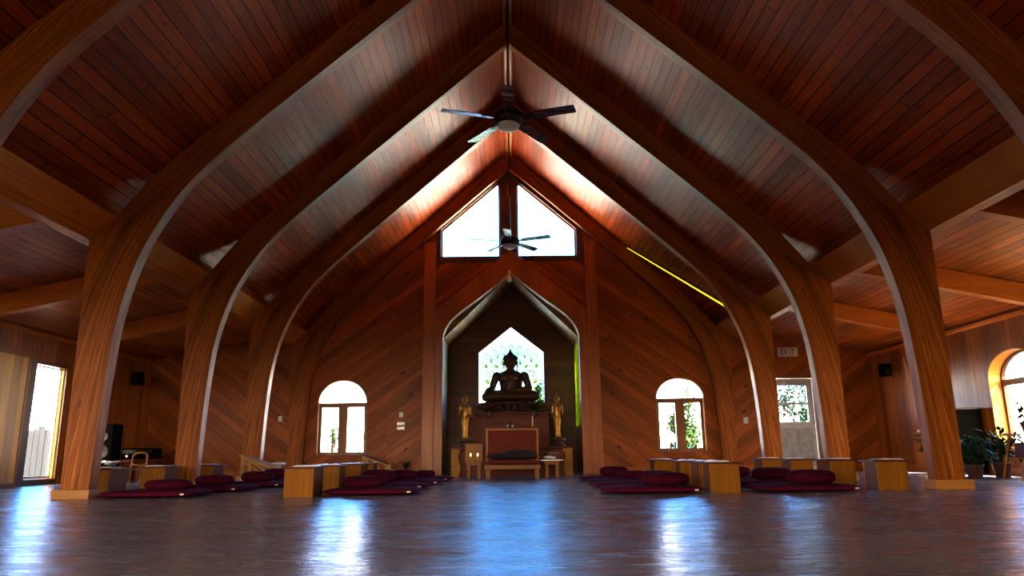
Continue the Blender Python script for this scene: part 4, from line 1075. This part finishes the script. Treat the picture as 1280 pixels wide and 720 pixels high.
# ------------------------------------------------------------------ left corner equipment
s_ = thing('tower_speaker', 'tall black tower loudspeaker in the left corner behind the front arch leg', 'speaker', (-7.42,13.95,0), 0.0)
MB().bb(-0.155,0.155,-0.18,0.18,0,1.05).build('speaker_cabinet', 'matteblack', s_, bevel=0.012)
for z,rr in ((0.82,0.09),(0.55,0.12)):
    mb = MB(); mb.lathe([(rr,0),(rr*1.08,0.012),(rr*0.85,0.014),(rr*0.3,0.003)], n=24); mb.v=[(x,-0.181-z_,z+y) for x,y,z_ in mb.v]; mb.build('speaker_cone','black',s_,smooth=True)
MB().bb(-0.05,0.05,-0.186,-0.181,0.36,0.375).build('badge','steel',s_)
bw_ = thing('metal_bowl', 'shallow steel bowl on a stand in front of the tower loudspeaker', 'bowl', (-7.05,13.4,0.0))
MB().lathe([(0.10,0),(0.10,0.015),(0.02,0.03),(0.02,0.30),(0.04,0.31)], n=20).build('bowl_stand','black',bw_,smooth=True)
MB().lathe([(0.04,0.311),(0.10,0.33),(0.145,0.395),(0.138,0.395),(0.09,0.34),(0.01,0.33)], n=28).build('bowl_body','steel',bw_,smooth=True)
tb = thing('equipment_table', 'low dark red table holding black audio gear in the left corner', 'table', (-7.22,14.85,0))
MB().bb(-0.36,0.36,-0.22,0.22,0.36,0.40).build('table_top','altar',tb,bevel=0.005)
MB().bb(-0.33,0.33,0.14,0.16,0.02,0.36).build('back_board','altar',tb)
for sx in (-1,1):
    for sy in (-1,1): MB().bb(sx*0.32-0.03,sx*0.32+0.03,sy*0.18-0.03,sy*0.18+0.03,0,0.36).build('leg','altar',tb)
au = thing('audio_receiver', 'black audio receiver on the low dark red table in the left corner', 'stereo', (-7.22,14.85,0.402))
MB().bb(-0.32,0.30,-0.18,0.18,0.015,0.22).build('receiver_body','matteblack',au,bevel=0.006); MB().bb(-0.30,0.28,-0.186,-0.181,0.12,0.19).build('display','black',au)
for x in (-0.2,0.2):
    MB().lathe([(0.03,0),(0.026,0.015)],(x,0,0),12).build('foot','black',au)
    mb = MB(); mb.lathe([(0.025,0),(0.022,0.02)],n=14); mb.v=[(x+a,-0.181-c,0.07+b_) for a,b_,c in mb.v]; mb.build('knob','steel',au)
ch = thing('low_chair', 'small pale chair with an open rounded back near the second left arch leg', 'chair', (-6.50,13.2,0), 0.1)
for sx in (-1,1):
    MB().tube([(sx*0.125,0.10,0),(sx*0.125,0.12,0.25),(sx*0.12,0.15,0.49)],0.014,8).build('back_post','pinex',ch,smooth=True)
    MB().tube([(sx*0.125,-0.13,0),(sx*0.12,-0.12,0.24)],0.014,8).build('leg','pinex',ch,smooth=True)
MB().bb(-0.14,0.14,-0.15,0.13,0.235,0.258).build('seat','pinex',ch,bevel=0.005)
MB().tube([(-0.12,0.15,0.47),(-0.08,0.158,0.515),(0,0.163,0.528),(0.08,0.158,0.515),(0.12,0.15,0.47)],0.016,8).build('top_rail','pinex',ch,smooth=True)
MB().tube([(-0.12,0.13,0.33),(-0.06,0.137,0.31),(0,0.14,0.302),(0.06,0.137,0.31),(0.12,0.13,0.33)],0.014,8).build('back_rail','pinex',ch,smooth=True)

# ------------------------------------------------------------------ right corner: stove cabinet, plants, plant stand
pi = thing('black_cabinet', 'tall black cabinet against the right wall behind the leafy plants', 'cabinet', (7.70,13.14,0))
MB().bb(-0.28,0.28,-0.30,0.30,0.04,1.08).build('cabinet_body','matteblack',pi,bevel=0.01); MB().bb(-0.31,0.31,-0.33,0.33,1.081,1.11).build('cabinet_top','black',pi,bevel=0.006)
MB().bb(-0.25,0.25,-0.32,-0.301,0.10,0.98).build('door','matteblack',pi,bevel=0.004); MB().bb(-0.26,0.26,-0.28,0.28,0,0.039).build('plinth','black',pi)
def plant(loc, lab, sd, h, w, nst, white=0, ln=(0.14,0.22), pot=(0.13,0.22)):
    rnd = random.Random(sd)
    r = thing('potted_plant', lab, 'potted plant', loc, 0, 'leafy potted plants by the right wall')
    MB().lathe([(pot[0]*0.7,0),(pot[0]*0.75,0.01),(pot[0],pot[1]-0.03),(pot[0]*1.06,pot[1]-0.025),(pot[0]*1.06,pot[1]),(pot[0]*0.9,pot[1])], n=24).build('pot','terracotta',r,smooth=True)
    lv, stm, fl = MB(), MB(), MB()
    for i in range(nst):
        a = rnd.uniform(0,2*PI); sp_ = rnd.uniform(0.2,1)*w; tip = Vector((math.cos(a)*sp_, math.sin(a)*sp_, pot[1]+rnd.uniform(0.35,1)*h*(1-0.3*sp_/w)))
        basep = Vector((math.cos(a)*pot[0]*0.4, math.sin(a)*pot[0]*0.4, pot[1]-0.02)); mid = basep.lerp(tip,0.5)+Vector((0,0,0.10*h))
        stm.tube([tuple(basep),tuple(mid),tuple(tip)],[0.008,0.006,0.003],5)
        for j in range(9):
            f = 0.25+0.75*j/8; p = basep.lerp(mid,f*2) if f<0.5 else mid.lerp(tip,f*2-1)
            d = Vector((rnd.gauss(0,1)+math.cos(a)*0.6, rnd.gauss(0,1)+math.sin(a)*0.6, rnd.gauss(0.1,0.6)))
            l_ = rnd.uniform(*ln); lv.leaf(p, d, Vector((0,0,1)), l_, l_*0.42)
        if i < white:
            for j in range(7):
                b_=2*PI*j/7; fl.ell(tip+Vector((0.03*math.cos(b_),0.03*math.sin(b_),0.02)),(0.03,0.03,0.025),8,6)
    stm.build('stems','leafdark',r,weld=False); lv.build('foliage','leafdark',r,weld=False)
    if white: fl.build('blossoms','flowerwhite',r,smooth=True,weld=False)
plant((6.90,12.25,0),'large leafy plant in front of the black cabinet, right behind the front right arch leg',11,0.62,0.42,26,1)
plant((7.42,11.62,0),'bushy dark plant on the floor left of the wooden plant stand',12,0.55,0.36,24,0)
plant((6.72,11.15,0.0),'low spreading plant with white blossom nearest the wooden plant stand',13,0.50,0.26,18,1,pot=(0.12,0.2))
ps = thing('plant_stand', 'light wooden A-frame plant stand with two shelves at the right frame edge', 'plant stand', (7.34,10.55,0))
for sy in (-1,1):
    MB().tube([(-0.48,sy*0.20,0.0),(-0.30,sy*0.20,0.60)],0.015,8).build('leg','pinex',ps,smooth=True)
    MB().tube([(0.34,sy*0.20,0.0),(0.26,sy*0.20,0.60)],0.015,8).build('leg','pinex',ps,smooth=True)
MB().bb(-0.42,0.36,-0.22,0.22,0.60,0.622).build('shelf','pinex',ps,bevel=0.004); MB().bb(-0.375,0.32,-0.18,0.18,0.28,0.30).build('shelf','pinex',ps,bevel=0.004)
plant((7.22,10.55,0.623),'dark planter with leaves and white blossom on top of the wooden plant stand',15,0.28,0.26,14,2,(0.09,0.15),(0.12,0.16))
bx = thing('planter_box','dark brown planter box on the lower shelf of the wooden plant stand','planter',(7.30,10.55,0.301))
MB().bb(-0.26,0.26,-0.14,0.14,0,0.20).build('box_body','terracotta',bx,bevel=0.008); MB().bb(-0.24,0.24,-0.12,0.12,0.201,0.205).build('soil','bark',bx)

# added emissive strip standing in for a bright streak on the right slope
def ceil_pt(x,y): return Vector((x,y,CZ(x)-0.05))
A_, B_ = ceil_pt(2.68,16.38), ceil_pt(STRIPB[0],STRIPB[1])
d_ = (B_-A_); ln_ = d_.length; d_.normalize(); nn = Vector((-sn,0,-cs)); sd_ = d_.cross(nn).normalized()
st_ = thing('glow_strip','thin added strip of yellow glow under the right roof slope by the back wall','light')
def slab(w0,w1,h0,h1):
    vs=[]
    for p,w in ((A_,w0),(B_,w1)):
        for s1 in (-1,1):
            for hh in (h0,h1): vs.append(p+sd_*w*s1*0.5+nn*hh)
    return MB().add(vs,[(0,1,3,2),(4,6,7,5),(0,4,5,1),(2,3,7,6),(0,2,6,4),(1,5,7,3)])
slab(0.03,0.10,-0.02,0.0).build('strip_back','black',st_); slab(0.02,0.085,0.001,0.012).build('strip_face','strip',st_)

# ------------------------------------------------------------------ bushes and trees outside
def bush(nm, lab, cat, loc, rad, n, leafm, sd, trunk=None):
    rnd = random.Random(sd); r = thing(nm, lab, cat, loc, 0, 'greenery outside the windows')
    mb = MB()
    blobs = [(Vector((rnd.gauss(0,.38)*rad[0], rnd.gauss(0,.38)*rad[1], rad[2]*(1+rnd.gauss(0,.42)))), rnd.uniform(.25,.5)) for _ in range(16)]
    for i in range(n):
        c_, q = rnd.choice(blobs); v = Vector((rnd.gauss(0,1),rnd.gauss(0,1),rnd.gauss(0,1))).normalized()*(rnd.random()**0.4)
        p = c_+Vector((v.x*rad[0]*q, v.y*rad[1]*q, v.z*rad[2]*q))
        l_ = rnd.uniform(0.07,0.14)*(1.0 if rad[0]<1.2 else 1.5)
        mb.leaf(p, Vector((rnd.gauss(0,1),rnd.gauss(0,1),rnd.gauss(-.2,.8))), Vector((rnd.gauss(0,.5),rnd.gauss(0,.5),1)), l_, l_*0.5)
    mb.build('foliage', leafm, r, weld=False)
    tr = MB(); z0 = -0.36-loc[2]
    for k in range(4 if not trunk else 1):
        a = k*1.7; tr.tube([(0.06*math.cos(a),0.06*math.sin(a),z0),(0.2*rad[0]*math.cos(a),0.2*rad[1]*math.sin(a),rad[2])],[0.05 if not trunk else 0.13,0.02],6)
    tr.build('trunk','bark',r)
bush('garden_bush','leafy green bush right outside the right arched window','bush',(4.50,19.6,-0.25),(0.72,0.6,1.0),5200,'leaf',21)
bush('garden_tree','cool green young tree outside the glass of the white door','tree',(7.62,20.2,0.0),(0.62,0.55,1.05),4200,'leafteal',22)
bush('garden_bush','small sprig of greenery outside the left arched window','bush',(-4.66,19.8,0.55),(0.16,0.16,0.45),160,'leaf',23)
bush('garden_bush','bright green bush outside the alcove window, behind the seated statue','bush',(0.80,20.4,1.15),(0.28,0.3,0.62),900,'leaf',24)
bush('garden_bush','bush outside the right side wall window','bush',(10.6,13.4,-0.3),(0.8,0.9,0.7),1300,'leaf',25)

fn = thing('garden_fence','grey weathered board fence outside the glazed left door','fence',(-10.3,14.5,-0.352))
mb = MB()
for k in range(46): mb.bb(-0.012,0.012,-4.6+0.2*k,-4.6+0.2*k+0.17,0.05,1.42+0.03*math.sin(k*5))
mb.build('boards','fenceboard',fn)
for k in range(5): MB().bb(-0.10,-0.014,-4.5+2.2*k,-4.4+2.2*k,0,1.5).build('fence_post','fenceboard',fn)
MB().bb(-0.06,-0.013,-4.6,4.6,1.1,1.18).build('rail','fenceboard',fn)
sun = bpy.data.lights.new('sun','SUN'); sun.energy = SUNE; sun.angle = 0.01; sun.color = (1.0,0.86,0.66)
so = bpy.data.objects.new('sun', sun); COL.objects.link(so)
so.rotation_euler = Vector(SUND).to_track_quat('Z','Y').to_euler()
# ------------------------------------------------------------------ sky, camera, view
w = bpy.data.worlds.new('sky'); scn.world = w; w.use_nodes = True; nt = w.node_tree; nt.nodes.clear()
out = nt.nodes.new('ShaderNodeOutputWorld'); bg = nt.nodes.new('ShaderNodeBackground')
tc = nt.nodes.new('ShaderNodeTexCoord'); sx = nt.nodes.new('ShaderNodeSeparateXYZ'); L(nt, tc.outputs['Generated'], sx.inputs[0])
cf = ramp(nt, sx.outputs[2], [(0.0,SKY0),(0.035,SKY0),(0.075,SKY1),(0.15,SKY2),(0.5,SKY3)])
back = ramp(nt, mth(nt, 'ADD', mth(nt, 'MULTIPLY', sx.outputs[1], -0.5), 0.5), [(0.44,(0,0,0)),(0.72,(1,1,1))])
col = mixc(nt, cf, SKYB, back)
L(nt, col, bg.inputs[0]); bg.inputs[1].default_value = SKYS; L(nt, bg.outputs[0], out.inputs[0])

cam = bpy.data.cameras.new('camera'); co = bpy.data.objects.new('camera', cam); COL.objects.link(co)
th, roll, f = math.radians(12.66), 0.0115, 930.0
cam.sensor_fit = 'HORIZONTAL'; cam.sensor_width = 36; cam.lens = f/1280*36; cam.shift_x = 2/1280; cam.clip_start = 0.05; cam.clip_end = 300
R0, U0, F = Vector((1,0,0)), Vector((0,-math.sin(th),math.cos(th))), Vector((0,math.cos(th),math.sin(th)))
Ri = R0*math.cos(roll) - U0*math.sin(roll); Ui = R0*math.sin(roll) + U0*math.cos(roll)
co.matrix_world = Matrix(((Ri.x,Ui.x,-F.x,0),(Ri.y,Ui.y,-F.y,0),(Ri.z,Ui.z,-F.z,0.41),(0,0,0,1)))
scn.camera = co
vs = scn.view_settings; vs.view_transform = 'Standard'; vs.look = 'None'; vs.exposure = EXPO; vs.gamma = 1.0; vs.use_curve_mapping = False
scn.cycles.use_denoising = True
scn.cycles.max_bounces = 10; scn.cycles.diffuse_bounces = 5; scn.cycles.glossy_bounces = 4; scn.cycles.transparent_max_bounces = 16
scn.cycles.caustics_reflective = False; scn.cycles.caustics_refractive = False
scn.cycles.sample_clamp_indirect = 25.0
